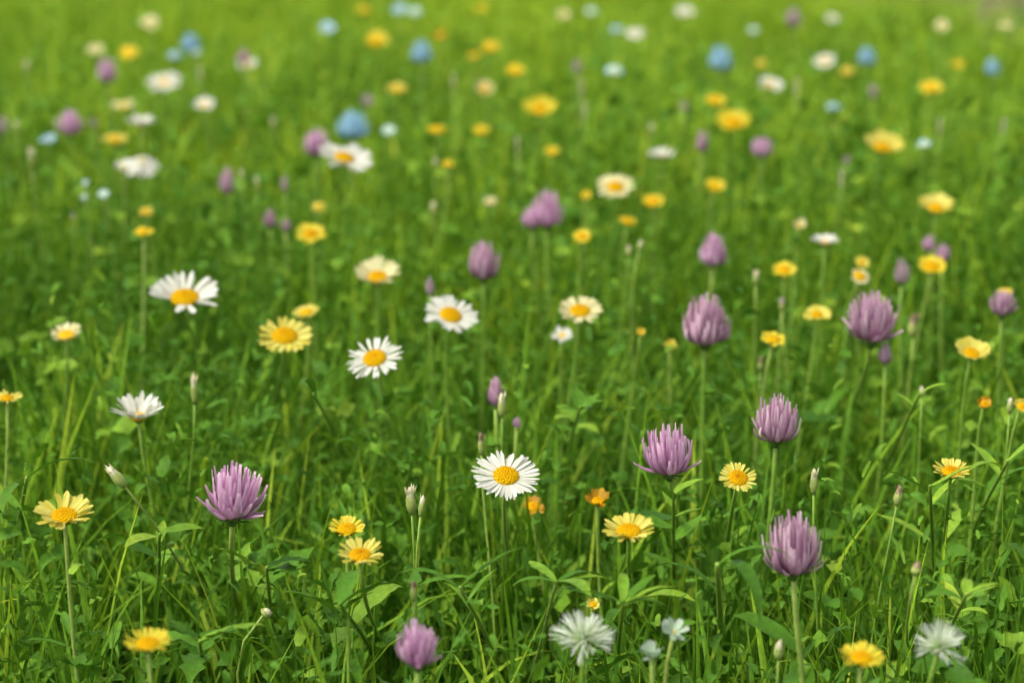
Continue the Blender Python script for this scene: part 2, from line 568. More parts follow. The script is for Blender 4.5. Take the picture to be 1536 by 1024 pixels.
def daisy(name, label, px, py, w, h, seed, z=None, cup=16, toward=None, roll=0, n=21, disc=0.37, mat=None, dmat=None,
          ragged=0.1, foot=None, leaves=1, droop=0.0, width=1.0, layers=2, gap=None, jit=1.0, shrink=0.15):
    rg = random.Random(seed)
    c, s, D = place(px, py, w, h, z, rg, shrink)
    near = w > 44
    el = math.asin(max(-1, min(1, (CAM_H - c.z) / s)))
    if toward is None:
        blur = 3627 * (0.085 / 7.2) * abs(1 / 1.30 - 1 / s)
        r = max(0.3, min(0.93, (h - 0.4 * blur) / (w - 0.15 * blur)))
        toward = max(-12, min(44, math.degrees(math.asin(r) - el)))
    nn = tilt_normal(toward, roll)
    R = frame(nn)
    rad = D * 0.5
    rd = rad * disc
    cu = math.radians(cup)
    L = (rad - rd * 0.75) / max(0.5, math.cos(cu * 0.8))
    ctr = c - nn * (L * math.sin(cu) * 0.4)
    ft = foot_of(ctr, rg, foot)
    root = root_at(name, ft, label)
    pts = stem_part(root, ctr - nn * rd * 0.35, nn, ft, 0.0011 if near else 0.0013, rg, near)
    if near:
        n = int(n * 1.4)
    m = MB()
    for lay in range(layers):
        k = n if lay == 0 else int(n * 0.55)
        for i in range(k):
            az = 2 * math.pi * (i + 0.5 * lay + rg.uniform(-0.28, 0.28)) / k
            if gap and any(abs((math.degrees(az) - g[0] + 180) % 360 - 180) < g[1] and rg.random() < 0.75 for g in gap):
                continue
            Li = L * (1 - abs(rg.gauss(0, ragged))) * (1 if lay == 0 else 0.93)
            if near and rg.random() < 0.04:
                continue
            wid = 2 * math.pi * (rd + 0.5 * L) / n * 0.98 * width * rg.uniform(0.75, 1.15)
            e0 = cu * (1 + jit * rg.uniform(-0.3, 0.3)) + 0.10 * lay + jit * rg.gauss(0, 0.04)
            petal(m, ctr, R, az, rd * 0.72, Li, wid, e0, e0 * 0.8 + jit * rg.gauss(0, 0.13) - droop, rg,
                  7 if near else 5, rg.uniform(0.35, 0.75), rg.uniform(0.1, 0.35), rg.choice((0, 0, 0.35)), jit * rg.gauss(0, 0.35))
    m.build('petal_ring', mat or M_white, root, ft)
    # domed disc with a slightly sunken middle
    m = MB()
    M4 = Matrix.Translation(ctr + nn * rd * 0.02) @ R.to_4x4()
    hgt = rd * 0.42
    prof = [(rd * math.cos(a), hgt * math.sin(a)) for a in [math.radians(x) for x in (-25, 0, 18, 36, 52, 66, 78)]]
    prof += [(rd * 0.1, hgt * 0.93)]
    m.lathe(prof, M4, 0.5, 20 if near else 12, 0.03, rg)
    if near:
        for i in range(70):            # florets standing on the dome in a spiral
            rr = math.sqrt((i + 0.5) / 70)
            a = i * 2.39996
            q = Vector((rd * rr * 0.98 * math.cos(a), rd * rr * 0.98 * math.sin(a), hgt * math.sqrt(max(0, 1 - rr * rr)) * 0.97))
            e = rd * 0.085
            MM = M4 @ Matrix.Translation(q)
            m.lathe([(e, -e), (e * 1.05, 0.2 * e), (e * 0.6, e * 0.9), (e * 0.15, e * 1.15)], MM, 0.5, 5, 0.1, rg)
            m.t[-20:] = [1 - rr * 0.9] * 20
    m.build('flower_disc', dmat or M_disc, root, ft)
    # green cup of bracts below
    m = MB()
    M4 = Matrix.Translation(ctr) @ R.to_4x4()
    m.lathe([(0.0011, -rd * 0.75), (rd * 0.55, -rd * 0.5), (rd * 0.88, -rd * 0.12), (rd * 0.8, -rd * 0.02)], M4, 0.4, 10, 0.04, rg)
    for i in range(12 if near else 0):
        petal(m, ctr - nn * rd * 0.3, R, 2 * math.pi * i / 12, rd * 0.7, rd * 0.5, rd * 0.4, 0.7, 0.4, rg, 3, 0.3)
    m.build('calyx', M_calyx, root, ft)
    if near and leaves:
        stem_leaves(root, pts, ft, rg, leaves)
    return root


def clover(name, label, px, py, w, h, seed, z=None, toward=4, roll=0, n=None, mat=None, openness=0.0, foot=None, leaves=1,
           stray=0, flat=0.0, shape='cup', shrink=0.1, tipw=1.0, broad=0.24, lobes=0.0, leafsize=0.035):
    rg = random.Random(seed)
    c, s, D = place(px, py, w, h, z, rg, shrink)
    near = w > 44
    R0 = D * 0.5
    Hh = D * (h / w) * 1.0
    nn = tilt_normal(toward, roll)
    R = frame(nn)
    base = c - nn * Hh * 0.52
    ft = foot_of(base, rg, foot)
    root = root_at(name, ft, label)
    pts = stem_part(root, base, nn, ft, 0.0015 if near else 0.0014, rg, near)
    m = MB()
    n = n or (88 if w > 60 else 60 if near else 34)
    for i in range(n):
        sy = (i + 0.5) / n
        lay = sy ** 1.05
        az = i * 2.39996 + rg.uniform(-0.15, 0.15)
        er = Vector((math.cos(az), math.sin(az), 0)); ep = Vector((-math.sin(az), math.cos(az), 0))
        rho = (1 - lay) ** 0.6
        zmin, kr, kz = {'cup': (0.64, 1.0, 0.03), 'fan': (0.55, 0.80, 0.07), 'dome': (0.42, 1.1, 0.0)}[shape]
        re = R0 * (rho + 0.02) * (1 + openness * rho) * rg.uniform(0.78, 1.14)
        ze = Hh * (1 - (1 - zmin) * rho ** 3.2) * rg.uniform(0.80, 1.07)
        if i % 3 == 0 and lay < 0.6:
            ze *= rg.uniform(0.6, 0.85); re *= 0.95
        rc = R0 * (kr * rho + 0.04) * rg.uniform(0.9, 1.08)
        zc = Hh * (kz + 0.34 * lay)
        if stray and i < stray:                # low petals that have opened right out
            re *= rg.uniform(1.05, 1.3); ze *= rg.uniform(0.45, 0.8); rc *= 0.85
        p0 = er * R0 * 0.1; p1 = er * rc + Vector((0, 0, zc)); p2 = er * re + Vector((0, 0, ze))
        P, S, U, Hw = [], [], [], []
        ns = 7 if near else 5
        wd = R0 * (0.25 if near else 0.38) * rg.uniform(0.75, 1.2) * tipw * (1 - 0.35 * lay)
        tw = rg.uniform(-0.5, 0.5); bend = rg.uniform(-0.06, 0.06) * R0
        for k in range(ns):
            t = k / (ns - 1)
            p = p0 * (1 - t) ** 2 + p1 * 2 * t * (1 - t) + p2 * t * t + ep * bend * t * t
            d = ((p1 - p0) * (1 - t) + (p2 - p1) * t).normalized()
            u = d.cross(ep).normalized()
            sd = ep * math.cos(tw * t) + u * math.sin(tw * t)
            ww = wd * (0.35 + 0.65 * math.sin(math.pi * min(1, t * 0.95 + 0.12))) if k < ns - 1 else wd * 0.34
            P.append(base + R @ p); S.append(R @ sd); U.append(R @ u); Hw.append(ww * 0.5)
        m.strip(P, S, Hw, min(1, max(0, rg.gauss(0.5, 0.25))), U, rg.uniform(0.3, 0.8))
    m.build('flower_head', mat or M_purple, root, ft)
    m = MB()
    M4 = Matrix.Translation(base) @ R.to_4x4()
    m.lathe([(0.0015, -R0 * 0.34), (R0 * 0.2, -R0 * 0.18), (R0 * 0.34, R0 * 0.02), (R0 * 0.25, R0 * 0.1)], M4, 0.5, 10, 0.05, rg)
    for i in range(9 if near else 0):
        petal(m, base - nn * R0 * 0.1, R, 2 * math.pi * i / 9 + rg.uniform(-0.2, 0.2), R0 * 0.15, R0 * 0.55 * rg.uniform(0.7, 1.2), R0 * 0.2,
              rg.uniform(-0.1, 0.5), rg.uniform(0.1, 0.6), rg, 4, 0.2)
    m.build('calyx', M_calyx, root, ft)
    if near and leaves:
        stem_leaves(root, pts, ft, rg, leaves, leafsize, broad, lobes, 0.4, 0.78)
    return root


def fluffy(name, label, px, py, w, h, seed, z=None, toward=12, roll=0, foot=None):
    rg = random.Random(seed)
    c, s, D = place(px, py, w, h, z, rg, 0.3)
    R0 = D * 0.52
    nn = tilt_normal(toward, roll)
    R = frame(nn)
    ctr = c - nn * R0 * 0.12
    ft = foot_of(ctr, rg, foot)
    root = root_at(name, ft, label)
    pts = stem_part(root, ctr, nn, ft, 0.0013, rg, True)
    m = MB()
    for i in range(46):
        az = i * 2.39996 + rg.uniform(-0.3, 0.3)
        e = math.radians(-20 + 92 * (i / 46) ** 0.75 + rg.uniform(-13, 13))
        L = R0 * rg.uniform(0.5, 1.16) * (1 - 0.12 * (i / 46))
        er = Vector((math.cos(az), math.sin(az), 0)); ep = Vector((-math.sin(az), math.cos(az), 0))
        rnd = rg.random()
        for k in range(rg.choice((6, 7, 8))):              # every floret is a narrow tube splitting into threads
            a2 = rg.gauss(0, 0.16); e2 = e + rg.gauss(0, 0.11)
            bend = rg.uniform(-0.25, 0.45)
            P, S, U, H = [], [], [], []
            p = Vector((0, 0, 0))
            for q in range(6):
                t = q / 5
                ee = e2 + bend * t * t
                aa = a2 * t
                d = (er * math.cos(ee) + Vector((0, 0, math.sin(ee))) + ep * aa).normalized()
                if q:
                    p = p + d * L * rg.uniform(0.93, 1.05) / 5
                u = d.cross(ep).normalized()
                P.append(ctr + R @ p); S.append(R @ ep); U.append(R @ u)
                H.append(R0 * (0.011, 0.013, 0.014, 0.014, 0.013, 0.005)[q])
            m.strip(P, S, H, rnd, U, 0.4)
    m.build('floret_tuft', M_fluff, root, ft)
    m = MB()
    M4 = Matrix.Translation(ctr) @ R.to_4x4()
    m.lathe([(0.0014, -R0 * 0.3), (R0 * 0.16, -R0 * 0.16), (R0 * 0.22, R0 * 0.04), (R0 * 0.12, R0 * 0.16)], M4, 0.6, 10, 0.05, rg)
    m.build('calyx', M_calyx, root, ft)
    stem_leaves(root, pts, ft, rg, 2, 0.04, 0.25)
    return root


def bud(name, label, px, py, w, h, seed, z=None, toward=0, roll=0, foot=None, mat=None, plump=1.0, hairy=5, leaves=0, cupmat=None):
    rg = random.Random(seed)
    c, s, D = place(px, py, w, h, z, rg, 0.3)
    Hh = D * h / w
    nn = tilt_normal(toward, roll)
    R = frame(nn)
    base = c - nn * Hh * 0.5
    ft = foot_of(base, rg, foot)
    root = root_at(name, ft, label)
    pts = stem_part(root, base, nn, ft, 0.0007, rg, w > 12)
    r = D * 0.42 * plump
    M4 = Matrix.Translation(base) @ R.to_4x4()
    m = MB()
    m.lathe([(0.0012, -Hh * 0.03), (r * 0.7, Hh * 0.1), (r, Hh * 0.3), (r * 0.85, Hh * 0.52), (r * 0.6, Hh * 0.62)], M4, 0.7, 10, 0.04, rg)
    for i in range(6):
        petal(m, base + nn * Hh * 0.15, R, i * math.pi / 3, r * 0.75, Hh * 0.5, r * 0.8, 1.3, 1.75, rg, 4, 0.2)
    m.build('bud_cup', cupmat or M_bud_cup, root, ft)
    m = MB()
    m.lathe([(r * 0.55, Hh * 0.4), (r * 0.8, Hh * 0.55), (r * 0.62, Hh * 0.78), (r * 0.2, Hh * 0.95)], M4, 0.5, 10, 0.06, rg)
    for i in range(hairy * 2):
        petal(m, base + nn * Hh * 0.45, R, rg.uniform(0, 6.28), r * 0.3, Hh * rg.uniform(0.4, 0.62), r * 0.5, 1.25, rg.uniform(1.2, 1.6), rg, 5, 0.25)
    m.build('bud_tip', mat or M_bud, root, ft)
    if leaves:
        stem_leaves(root, pts, ft, rg, leaves, 0.03, 0.2)
    return root


def seed_head(name, label, px, py, w, h, seed, z=None, roll=0, foot=None, mat=None):
    rg = random.Random(seed)
    c, s, D = place(px, py, w, h, z, rg, 0.3)
    Hh = D * h / w
    nn = tilt_normal(0, roll)
    R = frame(nn)
    base = c - nn * Hh * 0.5
    ft = foot_of(base, rg, foot)
    root = root_at(name, ft, label)
    stem_part(root, base, nn, ft, 0.0010, rg, False)
    m = MB()
    k = 26
    for i in range(k):
        t = i / (k - 1)
        az = i * 2.4
        rr = D * 0.3 * math.sin(math.pi * (0.15 + 0.8 * t))
        petal(m, base + nn * Hh * t * 0.82, R, az, rr * 0.2, Hh * 0.2, D * 0.42, 0.9, 1.4, rg, 4, 0.3)
    m.build('seed_spike', mat or M_bud, root, ft)
    return root


# ------------------------------------------------------------------ the flowers, one line each
WD, WF, YD, BC, PC, BF, LB, FB, SH, FW = ('white_daisy', 'white_flower', 'yellow_daisy', 'buttercup', 'purple_clover', 'blue_flower',
                                          'pale_blue_flower', 'flower_bud', 'grass_seed_head', 'fluffy_white_flower')
X = []


def add(fn, name, px, py, w, h, label, **kw):
    kw.setdefault('seed', 1000 + len(X) * 7)
    X.append((fn, name, px, py, w, h, label, kw))


def weed(name, label, px, py, foot, seed, z=0.25, n=6, size=0.04, broad=0.25, rad=0.0014, lobes=0.0, whorl=False, up=0.9, curl=1.2, lo=0.4):
    rg = random.Random(seed)
    top, s = at_height(px, py, z)
    q, _ = at_height(foot[0], foot[1], foot[2])
    g = top + (q - top) * min(2.5, z / max(z - q.z, 0.02))
    ft = Vector((g.x, g.y, 0))
    o = bpy.data.objects.new(name, None)
    COL.objects.link(o); o.location = ft; o.empty_display_size = 0.02
    tag(o, label, 'weed', 'leafy weeds standing in the grass')
    pts = stem_curve(top, (top - ft).normalized(), ft, 0.05, 11)
    m = MB()
    m.tube(pts, [rad * (1.2 - 0.6 * i / 10) for i in range(11)], rg.random(), 6)
    m.build('stem', M_stem, o, ft)
    for i in range(n):
        t = 0.995 if (i == 0 or whorl and i < n * 0.7) else lo + (0.98 - lo) * (i + 0.6) / n
        f = t * 10
        k = min(9, int(f)); p = pts[k].lerp(pts[k + 1], f - k)
        az = i * 2.39996 + rg.uniform(-0.4, 0.4)
        m = MB()
        L = size * rg.uniform(0.7, 1.25)
        leaf_strip(m, p, Vector((math.cos(az), math.sin(az) * 0.8, up * rg.uniform(0.5, 1.4))), L, L * broad * rg.uniform(0.8, 1.2), rg,
                   11 if lobes else 7, curl * rg.uniform(0.5, 1.4), lobes, wavy=0.05)
        m.build('leaf', M_leaf, o, ft)
    return o


# --- white daisies that show their petals
add(daisy, WD, 759, 713, 106, 72, 'wide open white daisy with the most petals, standing above two orange withered flowers', n=32, cup=6, roll=5, disc=0.37, ragged=0.09, width=1.1, gap=None, foot=(758, 900, 0.1), z=0.262)
add(daisy, WD, 562, 537, 92, 66, 'ragged white daisy with thin separate petals on a long thin stem', n=20, cup=5, roll=-9, disc=0.39, ragged=0.16, width=0.72, foot=(580, 690, 0.14), z=0.262, layers=2)
add(daisy, WD, 676, 472, 90, 60, 'white daisy leaning sideways, just above the ragged long-stemmed daisy', n=20, cup=8, roll=14, disc=0.38, ragged=0.13, width=0.95, z=0.262)
add(daisy, WD, 277, 442, 110, 66, 'big white daisy with a fan of upright petals and a wide orange disc', n=22, cup=24, roll=2, disc=0.40, ragged=0.07, width=0.95, gap=((250, 28), (300, 14), (212, 8)), foot=(322, 500, 0.2), z=0.275, toward=19)
add(daisy, WD, 517, 236, 92, 54, 'tall cream white daisy on a long bare stem in front of a purple clover', n=13, cup=8, roll=15, disc=0.34, width=1.1, foot=(503, 384, 0.16), z=0.305, mat=M_white, ragged=0.1, toward=16)
add(daisy, WD, 207, 616, 82, 44, 'white flower cupped upwards with separate petals and no yellow showing', n=15, cup=44, toward=8, disc=0.3, width=1.1, ragged=0.12, dmat=M_disc_yellow, layers=2, z=0.25)
add(daisy, WD, 246, 123, 60, 36, 'white daisy with a small yellow centre, between the far purple clovers', n=16, cup=8, disc=0.26, dmat=M_disc_yellow)
add(daisy, WF, 211, 183, 50, 30, 'white cupped flower straight below the far white daisy', n=10, cup=34, toward=6, disc=0.3, dmat=M_disc_yellow, width=1.2)
add(daisy, WF, 306, 156, 38, 26, 'small white flower beside the far white daisy', n=12, cup=12, disc=0.3, dmat=M_disc_yellow)
add(daisy, WF, 184, 158, 40, 22, 'dull cream flower behind the white cupped flower', n=12, cup=14, disc=0.3, mat=M_cream, dmat=M_disc_yellow, z=0.235)
add(daisy, WF, 213, 244, 62, 46, 'large white nodding flower with broad petals', n=9, cup=-18, toward=24, roll=6, disc=0.12, width=1.5, dmat=M_disc_yellow, droop=0.5)
add(daisy, WF, 185, 248, 34, 20, 'white half open flower tucked against the large nodding one', n=8, cup=20, disc=0.2, width=1.2, dmat=M_disc_yellow)
add(daisy, WF, 225, 34, 34, 30, 'round white flower farthest out among the dim ones, above the yellow and blue flowers', n=12, cup=6, disc=0.2, mat=M_cream)
add(daisy, WF, 143, 74, 30, 24, 'faint pale flower behind the far purple clover', n=10, cup=10, disc=0.2, mat=M_cream, z=0.23)
add(daisy, WF, 371, 96, 38, 26, 'white flower below a dim purple clover', n=12, cup=16, disc=0.25, dmat=M_disc_yellow)
add(daisy, WF, 953, 50, 34, 26, 'white flower next to a dim bluish one, far out', n=12, cup=10, disc=0.2)
add(daisy, WF, 1028, 18, 38, 26, 'white flower at the upper rim of the meadow, brightest one there', n=12, cup=10, disc=0.2)
add(daisy, WF, 993, 232, 46, 26, 'white flower with a faint yellow base above the pale yellow daisy', n=12, cup=28, toward=4, disc=0.32, dmat=M_disc_yellow, width=1.15)
add(daisy, WF, 1156, 126, 44, 28, 'white flower opening sideways near the twin yellow flowers', n=12, cup=14, roll=14, disc=0.28, dmat=M_disc_yellow, width=1.1)
add(daisy, WF, 1237, 91, 38, 28, 'white flower with an off centre yellow disc', n=12, cup=8, roll=-14, disc=0.36)
add(daisy, WF, 1237, 361, 48, 32, 'white domed flower with a yellow base, near the purple clover pair', n=12, cup=30, toward=4, disc=0.34, dmat=M_disc_yellow, width=1.2)
add(daisy, WF, 843, 502, 38, 28, 'small white flower just below a cream daisy', n=10, cup=12, disc=0.25, z=0.225, dmat=M_disc_yellow)
add(daisy, WF, 1413, 38, 28, 26, 'pale cream round flower far out above a yellow one', n=10, cup=8, disc=0.2, mat=M_cream)
add(daisy, WF, 1249, 27, 26, 22, 'dim whitish flower beside the far pink clover', n=10, cup=8, disc=0.2, z=0.235)
add(daisy, WF, 1508, 38, 26, 20, 'dim cream flower by the brown path corner', n=10, cup=8, disc=0.2, mat=M_cream, z=0.235)
add(daisy, WF, 845, 22, 26, 24, 'dim cream flower at the far rim, beside a pale blue one', n=10, cup=8, disc=0.2, mat=M_cream, z=0.235)
add(daisy, WF, 735, 302, 26, 18, 'tiny whitish flower beside the two-lobed purple clover', n=8, cup=12, disc=0.25, z=0.22, mat=M_cream)
add(daisy, WF, 1200, 336, 22, 26, 'small whitish half open flower on a thick pale stem', n=8, cup=50, disc=0.3, mat=M_cream, dmat=M_disc_yellow)
# --- cream and yellow daisies with a contrasting disc
add(daisy, YD, 427, 503, 88, 56, 'butter yellow daisy with a domed orange disc and blunt petals', n=17, cup=10, roll=4, disc=0.44, mat=M_pale_yellow, width=1.05, ragged=0.08, foot=(412, 640, 0.12), z=0.26)
add(daisy, YD, 566, 411, 74, 44, 'pale cream yellow daisy cupped upwards with a rounded front', n=17, cup=36, disc=0.42, mat=M_cream, width=1.0, ragged=0.06, z=0.262)
add(daisy, YD, 870, 465, 72, 44, 'cream daisy with an orange disc, alone above a small white flower', n=15, cup=14, disc=0.44, mat=M_cream, width=1.0, z=0.262)
add(daisy, YD, 96, 769, 94, 50, 'pale yellow daisy missing petals on one side with two lone petals sticking out', n=19, cup=26, roll=2, disc=0.42, mat=M_pale_yellow, ragged=0.08, width=1.19, gap=((126, 13), (205, 7)), z=0.262, toward=15)
add(daisy, YD, 943, 793, 82, 50, 'yellow daisy with narrow spread petals on a bare upright stem, below the withered orange flower', n=17, cup=26, disc=0.46, mat=M_pale_yellow, width=1.00, ragged=0.1, foot=(938, 890, 0.14), z=0.264, toward=15)
add(daisy, YD, 1107, 716, 60, 46, 'compact yellow daisy with short ragged petals, beside the pointed purple clover', n=19, cup=12, roll=3, disc=0.5, mat=M_pale_yellow, dmat=M_disc_dark, width=0.75, ragged=0.12, foot=(1092, 850, 0.1), z=0.262)
add(daisy, YD, 1427, 705, 62, 38, 'small yellow daisy on a jointed stem with long green pods', n=17, cup=26, disc=0.48, mat=M_pale_yellow, dmat=M_disc_dark, width=0.94, foot=(1403, 850, 0.1), z=0.266, toward=15)
add(daisy, YD, 540, 829, 78, 42, 'yellow daisy with thin uneven petals, lower one of a close pair', n=18, cup=26, disc=0.44, mat=M_pale_yellow, dmat=M_disc_dark, width=0.88, ragged=0.14, foot=(547, 960, 0.1), z=0.258, toward=15)
add(daisy, YD, 520, 791, 58, 36, 'deep yellow daisy, upper one of a close pair', n=17, cup=26, disc=0.5, mat=M_yellow, width=1.06, ragged=0.12, z=0.25, toward=15)
add(daisy, YD, 221, 962, 78, 54, 'golden yellow daisy with pointed star petals, low in dark grass', n=15, cup=24, disc=0.44, mat=M_yellow, width=0.72, ragged=0.16, z=0.255, toward=10)
add(daisy, YD, 1292, 984, 74, 50, 'bright yellow daisy with short blunt petals beside the bushier white fluffy flower', n=15, cup=20, disc=0.46, mat=M_yellow, dmat=M_disc, width=0.95, z=0.255, toward=12)
add(daisy, YD, 466, 350, 50, 34, 'golden daisy with a dark orange middle, near the tall white daisy', n=13, cup=16, disc=0.42, mat=M_yellow, dmat=M_disc_dark, width=0.95)
add(daisy, YD, 923, 280, 64, 42, 'pale yellow daisy with one straggling side, above the small golden flowers', n=14, cup=10, disc=0.42, mat=M_cream, dmat=M_disc, ragged=0.14)
add(daisy, YD, 1325, 217, 64, 44, 'large pale yellow flower with an orange disc, by a tiny pale blue flower', n=9, cup=38, roll=8, disc=0.42, mat=M_pale_yellow, width=1.45, z=0.275, toward=24, layers=1, jit=0.3)
add(daisy, YD, 1404, 308, 56, 36, 'pale yellow bowl shaped flower, wide at the rim', n=9, cup=38, disc=0.42, mat=M_pale_yellow, width=1.45, layers=1, toward=24, jit=0.3)
add(daisy, YD, 1458, 526, 58, 36, 'pale yellow bowl shaped flower with an orange disc, above the small orange bud flower', n=9, cup=38, roll=4, disc=0.42, mat=M_pale_yellow, width=1.45, toward=24, layers=1, jit=0.3)
add(daisy, YD, 810, 161, 56, 40, 'large yellow flower with a deep yellow middle, alone in the far grass', n=10, cup=28, disc=0.4, mat=M_yellow, width=1.4, toward=26, layers=1, jit=0.4)
add(daisy, YD, 1100, 182, 58, 42, 'deep yellow flower, larger one of the far touching pair', n=10, cup=28, disc=0.46, mat=M_yellow, width=1.4, toward=26, layers=1, jit=0.4)
add(daisy, YD, 99, 500, 52, 30, 'cream flower with a yellow underside low at the meadow edge', n=16, cup=34, disc=0.5, mat=M_cream, dmat=M_disc_yellow, width=1.1)
add(daisy, YD, 10, 596, 52, 20, 'flat yellow daisy cut by the picture edge', n=17, cup=14, disc=0.4, mat=M_pale_yellow, width=0.8)
add(daisy, YD, 1398, 398, 48, 26, 'yellow flower in front of the purple clover pair', n=10, cup=28, disc=0.5, mat=M_yellow, width=1.4, toward=26, layers=1, jit=0.4)
add(daisy, YD, 1290, 414, 34, 28, 'orange yellow flower with loose pale petals hanging below', n=9, cup=10, roll=18, disc=0.6, mat=M_cream, ragged=0.3, z=0.25)
# --- small yellow flowers
def b(px, py, w, h, label, **kw):
    kw.setdefault('n', 8); kw.setdefault('cup', 16); kw.setdefault('disc', 0.5); kw.setdefault('mat', M_yellow); kw.setdefault('width', 1.3)
    kw.setdefault('leaves', 0)
    add(daisy, BC, px, py, w, h, label, **kw)
b(193, 79, 34, 26, 'deep yellow round flower above the far white daisy', cup=10, dmat=M_disc_yellow)
b(215, 347, 34, 16, 'flat yellow flower above the big white daisy', cup=6)
b(219, 317, 26, 18, 'dull yellow flower just behind the flat yellow one', z=0.235, mat=M_pale_yellow)
b(172, 208, 44, 18, 'dull yellow flower half sunk in grass above the white nodding flower', z=0.23, mat=M_pale_yellow)
b(478, 310, 22, 20, 'tiny yellow star above the golden daisy', n=5, mat=M_pale_yellow)
b(459, 467, 42, 20, 'small yellow flower right behind the butter yellow daisy', roll=-8, n=10, mat=M_pale_yellow, z=0.248)
b(545, 15, 26, 18, 'dim yellow flower at the far rim, above another yellow one', z=0.24)
b(565, 59, 38, 30, 'far yellow round flower beside the deep blue one')
b(660, 53, 24, 20, 'dim yellow speck between two far yellow flowers', z=0.225, mat=M_orange)
b(735, 70, 32, 24, 'far yellow flower with a fainter one at its side', mat=M_yellow)
b(711, 83, 22, 18, 'fainter small yellow flower at the side of a brighter one', z=0.23)
b(773, 105, 34, 24, 'mid yellow flower above the large lone yellow one', mat=M_yellow)
b(722, 13, 24, 18, 'dim yellow flower at the far rim, above the meadow middle', z=0.235)
b(595, 133, 34, 22, 'pale yellow flower between the two blue globes', mat=M_pale_yellow, z=0.24)
b(727, 132, 30, 32, 'ragged pale yellow flower above the two flat golden ones', mat=M_cream, n=6, cup=40, z=0.24)
b(655, 194, 34, 17, 'flat golden flower, one of two in a row, nearer the blue globe', cup=6)
b(722, 195, 30, 20, 'flat golden flower, one of two in a row, nearer the large yellow one', cup=10)
b(828, 226, 26, 20, 'small golden flower below the large lone yellow one')
b(672, 246, 22, 16, 'tiny golden flower next to a pale bud')
b(879, 292, 18, 20, 'tiny orange flower beside the straggling pale yellow daisy', n=5, z=0.245)
b(980, 301, 38, 26, 'golden flower with a darker eye beside the straggling pale yellow daisy', dmat=M_disc_dark, n=12, cup=10)
b(942, 331, 34, 18, 'golden flower tipped sideways below the one with a dark eye', roll=14, n=9)
b(873, 354, 30, 24, 'amber flower with a dark eye on a pale stalk', dmat=M_disc_dark, n=9)
b(1141, 95, 18, 22, 'tiny pale yellow flower above a white sideways one', mat=M_pale_yellow, n=5)
b(1437, 97, 24, 18, 'dim yellow flower beside the far deep yellow one', z=0.235)
b(1396, 131, 42, 26, 'far deep yellow flower, alone in the grass', cup=12)
b(1073, 150, 36, 24, 'deep yellow flower, smaller one of the far touching pair', roll=8)
b(1271, 107, 26, 20, 'dim yellow flower behind the white one with an off centre disc', z=0.235, mat=M_pale_yellow)
b(1073, 278, 34, 24, 'yellow cup flower with a dangling pale petal', roll=10, cup=24, n=7)
b(1176, 404, 40, 26, 'golden flower with a sunken middle, beside a pale green stalk', n=12, dmat=M_disc_dark, cup=10)
b(1293, 393, 22, 22, 'pale yellow flower behind the loose petalled orange one', mat=M_pale_yellow, n=5, z=0.248)
b(1225, 470, 48, 30, 'yellow flower with five open separate petals', n=6, cup=20, disc=0.36, mat=M_pale_yellow, width=1.0, dmat=M_disc, layers=1, roll=-4)
b(1160, 508, 42, 26, 'yellow flower with few short petals, between two purple clovers', n=9, cup=16, roll=8, disc=0.46, mat=M_yellow, width=1.0)
b(1508, 437, 26, 14, 'yellow flower seeming to rest on a purple clover', cup=4, n=10, z=0.262)
b(1477, 604, 24, 24, 'small orange half closed flower on a crooked stalk', n=8, cup=40, mat=M_orange, dmat=M_disc_dark)
b(1532, 608, 26, 36, 'yellow flower partly out of the picture beside a green bud', n=8, cup=36, mat=M_pale_yellow)
b(800, 758, 38, 32, 'withered orange flower sunk in shade below the wide open white daisy', n=9, cup=30, mat=M_orange, dmat=M_disc_dark, ragged=0.2, z=0.19, width=0.9)
b(897, 748, 42, 26, 'withered orange cup flower above the narrow petalled yellow daisy', n=11, cup=46, mat=M_orange, dmat=M_disc_dark, z=0.21, width=1.0)
b(962, 497, 16, 22, 'small yellow curled flower above a row of clover leaves', n=5, cup=50, mat=M_pale_yellow)
b(1006, 517, 20, 18, 'small greenish yellow flower beside the big purple clover', n=5, cup=40, mat=M_pale_yellow, z=0.235)
b(890, 905, 20, 18, 'small greenish yellow flower above the spikier white fluffy one', n=5, cup=40, mat=M_pale_yellow, z=0.2)
# --- purple clovers
def p(px, py, w, h, label, **kw):
    add(clover, PC, px, py, w, h, label, **kw)
p(352, 735, 96, 80, 'bright lilac clover with petals flung out to one side, above broad lobed leaves', openness=0.08, stray=8, roll=6, shape='fan', tipw=1.25, mat=M_purple, foot=(352, 900, 0.1), leaves=3, leafsize=0.032, broad=0.5, lobes=0.45, z=0.265)
p(1002, 673, 84, 72, 'lilac clover with two pointed petals reaching out low on one side', stray=7, openness=0.0, foot=(1012, 780, 0.15), leaves=3, broad=0.35, z=0.262, roll=-4)
p(1165, 626, 74, 68, 'lilac clover, rounded like a cup, above the pointed one', stray=5, openness=-0.02, z=0.262, mat=M_mauve)
p(1189, 814, 90, 88, 'dusky purple clover with ragged petals curling outward, lowest of the large ones', mat=M_mauve, stray=12, shape='cup', roll=-3, z=0.265, leaves=3, broad=0.35)
p(1058, 477, 78, 72, 'dusky lilac clover with a flat base and square shoulders', mat=M_mauve, shape='dome', z=0.265)
p(1308, 473, 88, 74, 'large dusky purple clover opening wide on a slanting stem', mat=M_mauve, shape='fan', openness=0.05, stray=7, foot=(1268, 640, 0.13), z=0.275)
p(1328, 527, 26, 36, 'small purple bud hanging just under the wide dusky clover', mat=M_mauve, n=26, toward=-6, z=0.25, openness=-0.15)
p(626, 963, 72, 68, 'small violet clover with few tall petals, low among dark leaves', n=46, tipw=1.5, shape='fan', stray=3, z=0.25)
p(743, 585, 28, 48, 'narrow purple clover bud half hidden by green bud scales', mat=M_mauve, n=34, openness=-0.2, z=0.245)
